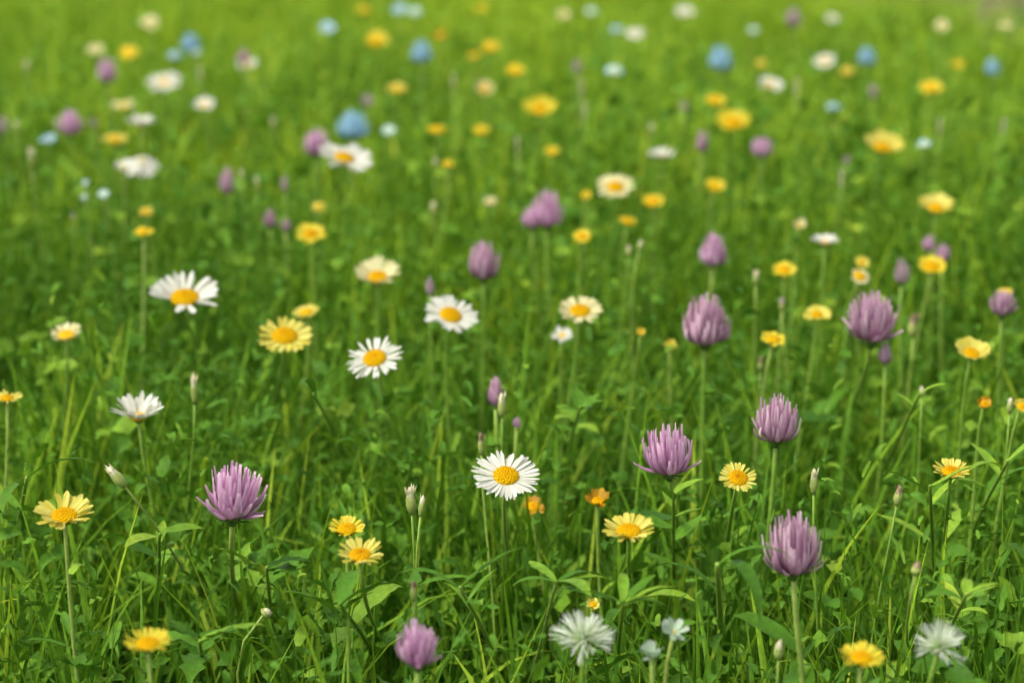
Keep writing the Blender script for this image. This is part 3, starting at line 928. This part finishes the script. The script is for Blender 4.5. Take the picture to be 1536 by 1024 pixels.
p(775, 632, 16, 18, 'tiny purple bud beside the narrow clover bud', mat=M_purple, n=16, z=0.225)
p(725, 388, 54, 58, 'round purple clover standing alone on a straight stem', openness=-0.1, mat=M_mauve, z=0.262)
p(820, 310, 52, 54, 'soft purple clover, larger lobe of a double head', shape='dome', n=60)
p(797, 324, 34, 34, 'soft purple clover, smaller low lobe of a double head', openness=0.0, n=36, z=0.245)
p(1070, 372, 44, 48, 'plump lilac clover above the square shouldered one', shape='dome', n=60)
p(1504, 452, 46, 40, 'purple clover with a yellow flower against its top', shape='fan', mat=M_mauve)
p(1393, 363, 24, 26, 'small purple clover, upper of a pair behind a yellow flower', n=24)
p(1414, 377, 26, 28, 'small purple clover, lower of a pair behind a yellow flower', n=24, z=0.245)
p(1353, 406, 28, 38, 'pale pink clover bud beside the large dusky clover', mat=M_pink, n=26)
p(105, 182, 42, 36, 'far purple clover, rounder one beside the white cupped flower', n=40)
p(160, 104, 34, 38, 'far purple clover beside a deep yellow flower', n=36)
p(473, 212, 44, 40, 'far purple clover half hidden behind the tall white daisy', n=40, z=0.25)
p(340, 270, 26, 42, 'purple clover split by grass blades, with white petals at its foot', mat=M_mauve, n=34)
p(405, 326, 22, 30, 'dim purple clover behind the golden daisy', mat=M_mauve, n=24, z=0.225)
p(428, 336, 18, 22, 'smaller dim purple clover touching the one behind the golden daisy', mat=M_mauve, n=18, z=0.22)
p(365, 84, 24, 22, 'dim purple clover over a white flower', mat=M_mauve, n=24, z=0.255)
p(1053, 211, 22, 34, 'slim purple clover below the far touching yellow pair', mat=M_mauve, n=26)
p(1143, 219, 36, 30, 'far magenta purple clover, alone below the yellow pair', n=36)
p(1190, 25, 28, 30, 'far pink clover at the upper rim of the meadow', mat=M_pink, n=26)
p(140, 182, 16, 16, 'tiny dim mauve clover touching the rounder far one', mat=M_pink, n=14, z=0.235)
p(551, 149, 22, 20, 'dim mauve clover above the far blue globe', mat=M_pink, n=18, z=0.23)
p(1026, 160, 18, 22, 'dim mauve clover beside the far touching yellow pair', mat=M_pink, n=18, z=0.23)
p(1310, 135, 18, 22, 'dim pinkish clover beyond the large pale yellow flower', mat=M_pink, n=18, z=0.235)
p(645, 428, 17, 30, 'slender pinkish bud just above a leaning white daisy', mat=M_pink, n=20, openness=-0.2)
p(427, 273, 15, 30, 'slender pale pink bud between the tall daisy and the split clover', mat=M_pink, n=18, openness=-0.2)
p(865, 98, 18, 24, 'dim lavender clover above the tall pale seed head', mat=M_pink, n=18, z=0.235)
p(1270, 238, 14, 18, 'tiny pale lavender bud beside the large pale yellow flower', mat=M_pink, n=14)
p(4, 186, 18, 30, 'dim lavender clover cut by the picture edge', mat=M_pink, n=20)
# --- blue flowers
def u(px, py, w, h, label, **kw):
    kw.setdefault('mat', M_blue); kw.setdefault('n', 36); kw.setdefault('tipw', 1.5); kw.setdefault('shape', 'dome')
    add(clover, BF, px, py, w, h, label, **kw)
def l(px, py, w, h, label, **kw):
    kw.setdefault('mat', M_pale_blue); kw.setdefault('n', 5); kw.setdefault('cup', 12); kw.setdefault('disc', 0.22); kw.setdefault('width', 1.1)
    kw.setdefault('dmat', M_disc_yellow); kw.setdefault('leaves', 0)
    add(daisy, LB, px, py, w, h, label, **kw)
u(530, 184, 50, 40, 'largest round blue flower, above the tall white daisy', n=60)
u(632, 75, 33, 32, 'round deep blue flower beside the far yellow round one')
u(1080, 85, 38, 36, 'round bright blue flower above the far touching yellow pair')
u(1300, 82, 28, 28, 'small deep blue flower under a cream speck')
u(1489, 98, 24, 26, 'dim blue flower close to the meadow edge', z=0.245)
u(285, 62, 28, 28, 'blue flower with a paler one at its foot, beyond the white daisy')
l(262, 83, 26, 18, 'pale blue flower above the far white daisy', mat=M_blue, toward=24)
l(293, 78, 20, 18, 'washed blue flower at the foot of a blue one', z=0.245)
l(491, 41, 28, 24, 'pale blue flower far out, alone in the grass', mat=M_blue, toward=30)
l(600, 14, 30, 22, 'pale blue flower at the far rim, first of a touching pair', mat=M_blue, toward=28)
l(622, 17, 26, 20, 'paler blue flower at the far rim, second of a touching pair')
l(582, 195, 24, 20, 'small pale blue flower beside the largest blue one')
l(72, 208, 28, 18, 'blue flower low in the grass below the rounder purple clover', mat=M_blue, z=0.235)
l(922, 106, 34, 20, 'flat pale blue flower between white and yellow ones')
l(925, 45, 26, 18, 'dim bluish flower touching a far white one', mat=M_blue, z=0.235)
l(887, 17, 24, 18, 'dim pale blue flower at the far rim beside a cream one', z=0.235)
l(1386, 217, 28, 18, 'tiny pale blue flower beside the large pale yellow one')
l(1250, 160, 28, 13, 'dim teal flower low in the grass beyond the large pale yellow one', mat=M_blue, z=0.23)
l(128, 274, 14, 18, 'small pale blue flower, topmost of a sprig of three', n=5)
l(155, 291, 20, 18, 'small pale blue flower, outer one of a sprig of three', n=5)
l(127, 296, 18, 14, 'small pale blue flower, lowest of a sprig of three', n=5, z=0.235)
l(1130, 45, 20, 18, 'dim greenish blue flower above the bright round blue one', z=0.235)
l(1012, 944, 46, 36, 'greyish pale flower with broad thin petals, beside the spikier fluffy one', n=5, cup=30, disc=0.1, width=1.15, z=0.24, roll=10, mat=M_grey)
l(978, 978, 40, 26, 'folded greyish flower with one broad petal facing out', n=4, cup=45, disc=0.1, width=1.3, z=0.235, mat=M_grey)
# --- fluffy white flowers
add(fluffy, FW, 876, 955, 96, 90, 'spikier of the two fluffy white flowers, with long threads on all sides', toward=22, z=0.235)
add(fluffy, FW, 1410, 967, 82, 62, 'bushier of the two fluffy white flowers, beside a bright yellow daisy', toward=24, roll=8, z=0.24)
# --- buds
def k(px, py, w, h, label, **kw):
    add(bud, FB, px, py, w, h, label, **kw)
k(174, 714, 22, 40, 'pale pink tipped bud on a long slanting stem', roll=-38, foot=(298, 880, 0.12), z=0.27, leaves=2)
k(616, 749, 20, 44, 'cream bud with hairy tip, taller of two side by side', leaves=1, roll=-4)
k(633, 757, 13, 32, 'greenish bud, shorter of two side by side', roll=8, hairy=2, z=0.245)
k(620, 884, 15, 34, 'dry brownish bud above the small violet clover', mat=M_dry, z=0.235)
k(1221, 720, 16, 40, 'cream bud standing near the compact yellow daisy', mat=M_bud)
k(1348, 742, 18, 32, 'brown dried bud with a small side leaf', mat=M_dry, roll=8, leaves=1)
k(1375, 852, 20, 22, 'round greyish bud on a thick slanting stem', mat=M_dry, foot=(1356, 930, 0.16), plump=1.1, roll=10, hairy=7, z=0.262)
k(650, 313, 16, 28, 'cream bud on a pale straight stalk above a round purple clover', foot=(648, 360, 0.2))
k(653, 246, 13, 26, 'cream bud beside a tiny golden flower')
k(47, 237, 16, 42, 'tall cream bud near the meadow edge')
k(24, 190, 15, 26, 'cream bud with yellow base beyond the tall one')
k(410, 186, 14, 36, 'cream bud above the slender pale pink one')
k(385, 275, 12, 34, 'thin greenish bud beside the split purple clover', hairy=2)
k(363, 262, 12, 26, 'pale green bud poking out of the split purple clover', hairy=2, z=0.26)
k(291, 582, 14, 50, 'long cream bud in dark grass below the big white daisy', z=0.255)
k(753, 606, 18, 40, 'green bud against the narrow purple clover', hairy=2, mat=M_bud, z=0.252)
k(722, 664, 14, 36, 'brownish pointed bud right above the wide open white daisy', mat=M_dry, z=0.24)
k(943, 376, 14, 22, 'small cream bud, first of two above the cream daisy')
k(961, 368, 14, 20, 'small cream bud, second of two above the cream daisy', roll=15)
k(1134, 416, 15, 26, 'pinkish cream bud beside the golden flower with a sunken middle')
k(1173, 456, 14, 24, 'dim pinkish bud above the few petalled yellow flower', mat=M_pink, z=0.235)
k(1383, 587, 14, 18, 'small cream bud below the wide dusky clover', z=0.24)
k(1515, 607, 14, 26, 'green bud beside a yellow flower cut by the picture edge', hairy=2)
k(1168, 974, 20, 30, 'yellow green closed bud low below the ragged purple clover', hairy=3, z=0.225)
k(400, 918, 24, 14, 'yellow green bud lying level beside the lilac clover stem', roll=50, hairy=2, z=0.2)
k(1141, 545, 13, 26, 'withered pinkish bud under the few petalled yellow flower', mat=M_dry, z=0.225)
k(1370, 488, 22, 40, 'withered brown bud beside the wide dusky clover', mat=M_dry, z=0.24)
k(978, 195, 14, 32, 'pale bud above a white flower with a yellow base')
k(40, 102, 16, 34, 'pale yellowish bud far out near the meadow edge')
k(110, 325, 13, 16, 'small reddish bud near the sprig of pale blue flowers', mat=M_pink, z=0.235)
# --- seed heads
def sh(px, py, w, h, label, **kw):
    add(seed_head, SH, px, py, w, h, label, **kw)
sh(872, 132, 15, 44, 'tall pale seed head, upper of two in line')
sh(877, 166, 15, 38, 'pale seed head, lower of two in line', z=0.25)
sh(680, 122, 15, 34, 'pale cream seed head beside the ragged pale yellow flower')
sh(776, 216, 13, 34, 'thin cream seed head beside the small golden flower')
sh(1195, 132, 16, 44, 'yellow green seed head beyond a white sideways flower')
sh(1410, 190, 14, 40, 'dim green seed head above the pale blue speck')
sh(1262, 268, 13, 44, 'thin yellow green seed head under the tiny lavender bud')
sh(300, 110, 14, 40, 'dim yellow green seed head beside the far white daisy')
sh(1505, 190, 14, 40, 'dim green seed head near the meadow edge', roll=8)
# --- leafy weeds that stand out of the sward
WEEDS = [
    (835, 872, (790, 930, 0.17), dict(n=6, size=0.03, broad=0.22, whorl=True, z=0.235, up=0.5), 'weed with a whorl of narrow leaves on a slanting stem, above the spikier fluffy flower'),
    (1076, 846, (1066, 1000, 0.1), dict(n=3, size=0.05, broad=0.12, rad=0.0021, z=0.262, curl=2.4), 'thick pale stalk with a folded grass leaf, beside the ragged purple clover'),
    (40, 716, (22, 800, 0.17), dict(n=3, size=0.05, broad=0.14, rad=0.0017, z=0.262, curl=2.2), 'stalk with a bent over blade next to the gappy pale yellow daisy'),
    (1395, 728, (1404, 800, 0.18), dict(n=5, size=0.035, broad=0.2, z=0.262, curl=0.6), 'weed with long narrow pods below the small yellow daisy on a jointed stem'),
    (1512, 690, (1460, 840, 0.1), dict(n=9, size=0.04, broad=0.2, z=0.262, curl=1.0), 'branching weed with spiky upright leaves at the picture edge'),
    (1010, 740, (1016, 800, 0.18), dict(n=8, size=0.022, broad=0.5, z=0.25, curl=0.8), 'sprig of rounded leaflets under the clover with pointed petals'),
    (1450, 890, (1440, 960, 0.14), dict(n=12, size=0.018, broad=0.35, z=0.25), 'bushy sprig of tiny pale leaves above the bushier fluffy flower'),
    (935, 905, (930, 1000, 0.1), dict(n=9, size=0.024, broad=0.26, whorl=True, z=0.235, up=0.9), 'dark weed with a crown of pointed leaves beside the spikier fluffy flower'),
    (300, 960, (290, 1010, 0.12), dict(n=6, size=0.034, broad=0.4, lobes=0.5, z=0.22), 'broad leaved weed beside the golden star petalled daisy'),
    (400, 850, (395, 930, 0.12), dict(n=6, size=0.032, broad=0.5, lobes=0.5, z=0.225), 'broad lobed weed beside the bright lilac clover'),
    (690, 880, (735, 1000, 0.1), dict(n=5, size=0.035, broad=0.14, z=0.24, up=1.4), 'weed with long leaves on a slanting stem, near the small violet clover'),
    (470, 590, (505, 690, 0.12), dict(n=3, size=0.05, broad=0.1, z=0.262, up=1.5), 'thin grassy stalk between the butter yellow and ragged white daisies'),
    (1380, 590, (1300, 760, 0.1), dict(n=2, size=0.02, broad=0.16, rad=0.0014, z=0.262, up=1.2), 'long leaning grass stalk below the wide dusky clover'),
    (510, 905, (540, 980, 0.12), dict(n=7, size=0.035, broad=0.35, lobes=0.3, z=0.225), 'small leafy weed under the close yellow pair'),
    (870, 610, (868, 680, 0.14), dict(n=12, size=0.02, broad=0.5, z=0.245), 'clump of small rounded leaves below the cream daisy'),
    (240, 800, (215, 760, 0.2), dict(n=8, size=0.02, broad=0.35, z=0.235), 'pale small leaved weed crossing the slanting pink tipped bud'),
]
for _i, (_x, _y, _f, _k, _l) in enumerate(WEEDS):
    weed('leafy_weed', _l, _x, _y, _f, 500 + _i, **_k)
for fn, name, px, py, w, h, label, kw in X:
    fn(name, label, px, py, w, h, **kw)

# ------------------------------------------------------------------ grass and leafy undergrowth (nobody could count these)
NR = np.random.default_rng(11)
HE = np.array(HEADS)


def vnoise(x, y, sc, seed):
    """smooth value noise 0..1 on the ground plane"""
    r = np.random.default_rng(seed).random((64, 64))
    u, v = x * sc + 17.3, y * sc + 9.1
    i, j = np.floor(u).astype(int), np.floor(v).astype(int)
    fu, fv = u - i, v - j
    fu, fv = fu * fu * (3 - 2 * fu), fv * fv * (3 - 2 * fv)
    g = lambda a, b: r[a % 64, b % 64]
    return (g(i, j) * (1 - fu) * (1 - fv) + g(i + 1, j) * fu * (1 - fv) + g(i, j + 1) * (1 - fu) * fv + g(i + 1, j + 1) * fu * fv)


def canopy(x, y):
    """height of the sward: soft hummocks with gaps"""
    return 0.62 + 0.50 * (0.55 * vnoise(x, y, 5.5, 1) + 0.45 * vnoise(x, y, 14.0, 2))


def scatter(y0, y1, half, density):
    """points in the band y0..y1, half(y) wide either way; fewer where the sward is thin"""
    H = half(y1)
    n = int((y1 - y0) * 2 * H * density)
    y = NR.uniform(y0, y1, n)
    x = NR.uniform(-H, H, n)
    keep = np.abs(x) < half(y)
    dens = np.clip(0.15 + 1.7 * (vnoise(x, y, 11.0, 5) - 0.24), 0.05, 1)
    keep &= NR.random(n) < dens
    side = path_side(x, y)
    keep &= ~((side > 0.02) & (side < 1.2))
    return x[keep], y[keep]


def hides_flower(P, strict=0.93):
    """P (N, K, 3): true for pieces that would stand in front of a flower head close behind them"""
    d = P - np.array([0, 0, CAM_H])
    zc = d[..., 1] * CP - d[..., 2] * SP
    zc = np.maximum(zc, 0.05)
    px = 768 + F * d[..., 0] / zc
    py = 512 - F * (d[..., 1] * SP + d[..., 2] * CP) / zc
    bad = np.zeros(len(P), bool)
    for hx, hy, rx, ry, s in HE:
        hit = (((px - hx) / (rx + 3)) ** 2 + ((py - hy) / (ry + 3)) ** 2 < 1) & (zc < s + 0.004)
        stem = (np.abs(px - hx) < 7) & (py > hy) & (py < hy + ry + 32) & (zc < s) & (rx > 26)
        bad |= hit.any(1) & (NR.random(len(P)) < strict)
        bad |= stem.any(1) & (NR.random(len(P)) < 0.2)
    return bad


def blades(x, y, h, w, lean, curve, nsec=6, fold=0.35, rnd=None, wprof='grass', check=True, face=None, base_z=0.0):
    n = len(x)
    az = NR.uniform(0, 2 * np.pi, n)
    ld = np.stack([np.cos(az), np.sin(az), np.zeros(n)], 1)
    fa = az + np.pi / 2 + NR.normal(0, 0.5, n) if face is None else face
    tw = NR.normal(0, 0.9, n)
    P = np.zeros((n, nsec, 3))
    p = np.stack([x, y, np.full(n, base_z) if np.isscalar(base_z) else base_z], 1)
    P[:, 0] = p
    for i in range(1, nsec):
        t = i / (nsec - 1)
        a = lean + curve * t ** 1.6
        d = ld * np.sin(a)[:, None]
        d[:, 2] = np.cos(a)
        p = p + d * (h / (nsec - 1))[:, None]
        P[:, i] = p
    if check:
        bad = hides_flower(P[:, 1:])
        k = ~bad
        P, fa, tw, w, ld, lean, curve = P[k], fa[k], tw[k], w[k], ld[k], lean[k], curve[k]
        rnd = rnd[k] if rnd is not None else None
        n = len(P)
    V = np.zeros((n, nsec, 3, 3))
    for i in range(nsec):
        t = i / (nsec - 1)
        f = fa + tw * t
        sd = np.stack([np.cos(f), np.sin(f), np.zeros(n)], 1)
        pr = {'grass': (0.65 + 0.35 * min(1, t * 3)) * (1 - t ** 2.6) + 0.02}[wprof]
        hw = (w * 0.5 * pr)[:, None]
        nrm = np.stack([-np.sin(f), np.cos(f), np.zeros(n)], 1)
        V[:, i, 0] = P[:, i] - sd * hw
        V[:, i, 1] = P[:, i] + nrm * hw * fold
        V[:, i, 2] = P[:, i] + sd * hw
    q = []
    for i in range(nsec - 1):
        a = 3 * i
        q += [(a, a + 1, a + 4, a + 3), (a + 1, a + 2, a + 5, a + 4)]
    Q = (np.array(q)[None] + (np.arange(n) * nsec * 3)[:, None, None]).reshape(-1, 4)
    R = np.repeat(rnd if rnd is not None else NR.random(n), nsec * 3)
    A = np.tile(np.repeat(np.linspace(0, 1, nsec), 3), n)
    return V.reshape(-1, 3), Q, R, A


def leaves(x, y, z, L, wd, az, el, curl, nsec=6, lobes=None, rnd=None, roundish=None):
    """single leaves at any height, arrays throughout"""
    n = len(x)
    hd = np.stack([np.cos(az), np.sin(az), np.zeros(n)], 1)
    side = np.stack([-np.sin(az), np.cos(az), np.zeros(n)], 1)
    up = np.array([0, 0, 1.0])
    P = np.zeros((n, nsec, 3)); U = np.zeros((n, nsec, 3))
    p = np.stack([x, y, z], 1)
    for i in range(nsec):
        t = i / (nsec - 1)
        e = el - curl * t
        d = hd * np.cos(e)[:, None] + up * np.sin(e)[:, None]
        U[:, i] = -hd * np.sin(e)[:, None] + up * np.cos(e)[:, None]
        if i:
            p = p + d * (L / (nsec - 1))[:, None]
        P[:, i] = p
    bad = hides_flower(P)
    k = ~bad
    P, U, side, wd, L = P[k], U[k], side[k], wd[k], L[k]
    lobes = lobes[k] if lobes is not None else None
    n = len(P)
    rl = NR.normal(0, 0.5, n)
    tw = NR.normal(0, 0.7, n)
    fold = NR.uniform(-0.1, 0.7, n)[:, None]
    V = np.zeros((n, nsec, 3, 3))
    for i in range(nsec):
        t = i / (nsec - 1)
        a = (rl + tw * t + NR.normal(0, 0.32, n))[:, None]
        s2 = side * np.cos(a) + U[:, i] * np.sin(a)
        u2 = U[:, i] * np.cos(a) - side * np.sin(a)
        w = wd * (np.sin(np.pi * min(0.985, 0.10 + 0.88 * t)) ** 0.75)
        if lobes is not None:
            w = w * (1 - lobes * (0.5 + 0.5 * math.cos(t * math.pi * 6)) * (0.15 < t < 0.92))
        j = NR.uniform(0.85, 1.15, (n, 2)) if lobes is None else np.ones((n, 2))
        hw = (w * 0.5)[:, None]
        V[:, i, 0] = P[:, i] - s2 * hw * j[:, :1]
        V[:, i, 1] = P[:, i] - u2 * hw * fold
        V[:, i, 2] = P[:, i] + s2 * hw * j[:, 1:]
    q = []
    for i in range(nsec - 1):
        a = 3 * i
        q += [(a, a + 1, a + 4, a + 3), (a + 1, a + 2, a + 5, a + 4)]
    Q = (np.array(q)[None] + (np.arange(n) * nsec * 3)[:, None, None]).reshape(-1, 4)
    R = np.repeat((rnd[k] if rnd is not None else NR.random(n)), nsec * 3)
    A = np.tile(np.repeat(np.linspace(0, 1, nsec), 3), n)
    return V.reshape(-1, 3), Q, R, A


def join(parts):
    V, Q, R, A, o = [], [], [], [], 0
    for v, q, r, a in parts:
        V.append(v); Q.append(q + o); R.append(r); A.append(a); o += len(v)
    return np.concatenate(V), np.concatenate(Q), np.concatenate(R), np.concatenate(A)


def near_half(y):
    return 0.95 + 0.25 * y


# fine blades of the near sward
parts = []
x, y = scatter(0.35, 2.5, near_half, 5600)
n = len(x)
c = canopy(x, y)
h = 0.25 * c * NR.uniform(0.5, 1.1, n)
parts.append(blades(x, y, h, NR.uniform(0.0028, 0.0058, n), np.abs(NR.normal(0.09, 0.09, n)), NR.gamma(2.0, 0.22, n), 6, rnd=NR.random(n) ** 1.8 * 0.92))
# broader short blades, most of them twisted
x, y = scatter(0.35, 2.6, near_half, 4200)
n = len(x)
h = 0.24 * canopy(x, y) * NR.uniform(0.55, 1.1, n)
parts.append(blades(x, y, h, NR.uniform(0.0045, 0.0085, n), np.abs(NR.normal(0.1, 0.1, n)), NR.gamma(2.0, 0.4, n), 8, fold=0.5, rnd=NR.random(n) ** 1.8 * 0.92))
# bent, curling blades that catch the light on top
x, y = scatter(0.5, 2.6, near_half, 1100)
n = len(x)
h = 0.27 * canopy(x, y) * NR.uniform(0.8, 1.1, n)
parts.append(blades(x, y, h, NR.uniform(0.003, 0.006, n), np.abs(NR.normal(0.1, 0.1, n)), NR.uniform(1.2, 3.0, n), 9,
                    rnd=NR.uniform(0.15, 0.88, n)))
# upright stalks standing out of the sward
x, y = scatter(0.5, 3.2, near_half, 50)
n = len(x)
parts.append(blades(x, y, NR.uniform(0.2, 0.27, n), NR.uniform(0.0016, 0.0030, n), np.abs(NR.normal(0.06, 0.08, n)), NR.uniform(0, 0.5, n), 6,
                    rnd=NR.uniform(0.5, 0.97, n)))
# mid distance, a little coarser
x, y = scatter(2.5, 6.3, lambda v: 0.95 + 0.30 * v, 5200)
n = len(x)
h = 0.265 * canopy(x, y) * NR.uniform(0.6, 1.12, n)
pale = np.clip((y - 2.0) / 2.2, 0, 1)  # blades turn paler with distance: a hazy veil put into their colour
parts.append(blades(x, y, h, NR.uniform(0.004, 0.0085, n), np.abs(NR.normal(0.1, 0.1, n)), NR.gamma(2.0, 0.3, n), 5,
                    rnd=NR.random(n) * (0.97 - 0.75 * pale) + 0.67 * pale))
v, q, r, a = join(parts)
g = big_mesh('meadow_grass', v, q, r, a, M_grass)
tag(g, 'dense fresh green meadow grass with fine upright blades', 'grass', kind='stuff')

# sward beyond the picture's depth and to the sides, coarse
x, y = scatter(6.2, 16, lambda v: 3.0 + 0.45 * v, 420)
n = len(x)
h = 0.2 * canopy(x, y) * NR.uniform(0.7, 1.2, n)
v, q, r, a = blades(x, y, h, NR.uniform(0.008, 0.018, n), np.abs(NR.normal(0.15, 0.12, n)), NR.gamma(2.0, 0.3, n), 4, check=False)
g = big_mesh('far_grass', v, q, r, a, M_grass)
tag(g, 'coarse green grass beyond the flowering part of the meadow', 'grass', kind='stuff')

# leafy undergrowth: sprigs of small leaves on thin upright stems
parts, sparts = [], []
for y0, y1, dens, big in ((0.5, 2.5, 3900, 1.0), (2.5, 5.2, 1700, 1.5)):
    x, y = scatter(y0, y1, lambda v: 0.72 + 0.25 * v, dens)
    m = len(x)
    sh_ = 0.285 * canopy(x, y) * NR.uniform(0.55, 1.0, m)
    per = 9
    far = np.clip((y - 2.2) / 2.2, 0, 1)  # far sprigs get the same haze painted into their leaf colour
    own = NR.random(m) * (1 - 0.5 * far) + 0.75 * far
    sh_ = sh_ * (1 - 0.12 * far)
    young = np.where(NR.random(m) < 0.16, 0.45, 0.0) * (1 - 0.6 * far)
    slim = NR.choice([0.16, 0.22, 0.3, 0.48], m)
    for j in range(per):
        t = (j + 1.4) / (per + 0.4)
        az = NR.uniform(0, 6.28, m)
        el = NR.uniform(0.0, 1.35, m)
        L = NR.uniform(0.008, 0.023, m) * (1.15 - 0.4 * t) * big
        parts.append(leaves(x + NR.normal(0, 0.005, m), y + NR.normal(0, 0.005, m), sh_ * t, L, L * slim * NR.uniform(0.8, 1.3, m), az, el,
                            NR.uniform(-0.4, 2.8, m), 7, rnd=np.clip((own * 0.6 + NR.uniform(-0.12, 0.5, m)) * (0.46 + 0.54 * far) + young, 0, 0.97)))  # near leaves darkened: shade of the deep sward put into their colour
    sparts.append(blades(x, y, sh_ * 1.02, np.full(m, 0.0014 * big), np.abs(NR.normal(0.05, 0.05, m)), NR.uniform(0, 0.3, m), 5, rnd=NR.uniform(0.05, 0.5, m)))
# larger lobed leaves near the ground
x, y = scatter(0.5, 2.8, near_half, 170)
m = len(x)
L = NR.uniform(0.025, 0.05, m)
parts.append(leaves(x, y, NR.uniform(0.06, 0.16, m), L, L * NR.uniform(0.25, 0.5, m), NR.uniform(0, 6.28, m), NR.uniform(0.4, 1.3, m),
                    NR.uniform(0.5, 1.8, m), 13, lobes=NR.uniform(0.1, 0.6, m), rnd=NR.uniform(0, 0.8, m)))
# round clover leaflets in threes, held at the top of the sward
x, y = scatter(0.5, 3.4, near_half, 300)
m = len(x)
zz = 0.24 * canopy(x, y) * NR.uniform(0.6, 1.0, m)
a0 = NR.uniform(0, 6.28, m)
rr = NR.random(m)
for j in range(3):
    L = NR.uniform(0.011, 0.02, m)
    parts.append(leaves(x, y, zz, L, L * 0.72, a0 + j * 2.09 + NR.normal(0, 0.15, m), NR.uniform(-0.1, 0.6, m), NR.uniform(-0.3, 0.8, m), 6, rnd=rr))
sparts.append(blades(x, y, zz, np.full(m, 0.0012), np.full(m, 0.01), NR.uniform(0, 0.05, m), 5, rnd=NR.uniform(0.3, 0.9, m)))
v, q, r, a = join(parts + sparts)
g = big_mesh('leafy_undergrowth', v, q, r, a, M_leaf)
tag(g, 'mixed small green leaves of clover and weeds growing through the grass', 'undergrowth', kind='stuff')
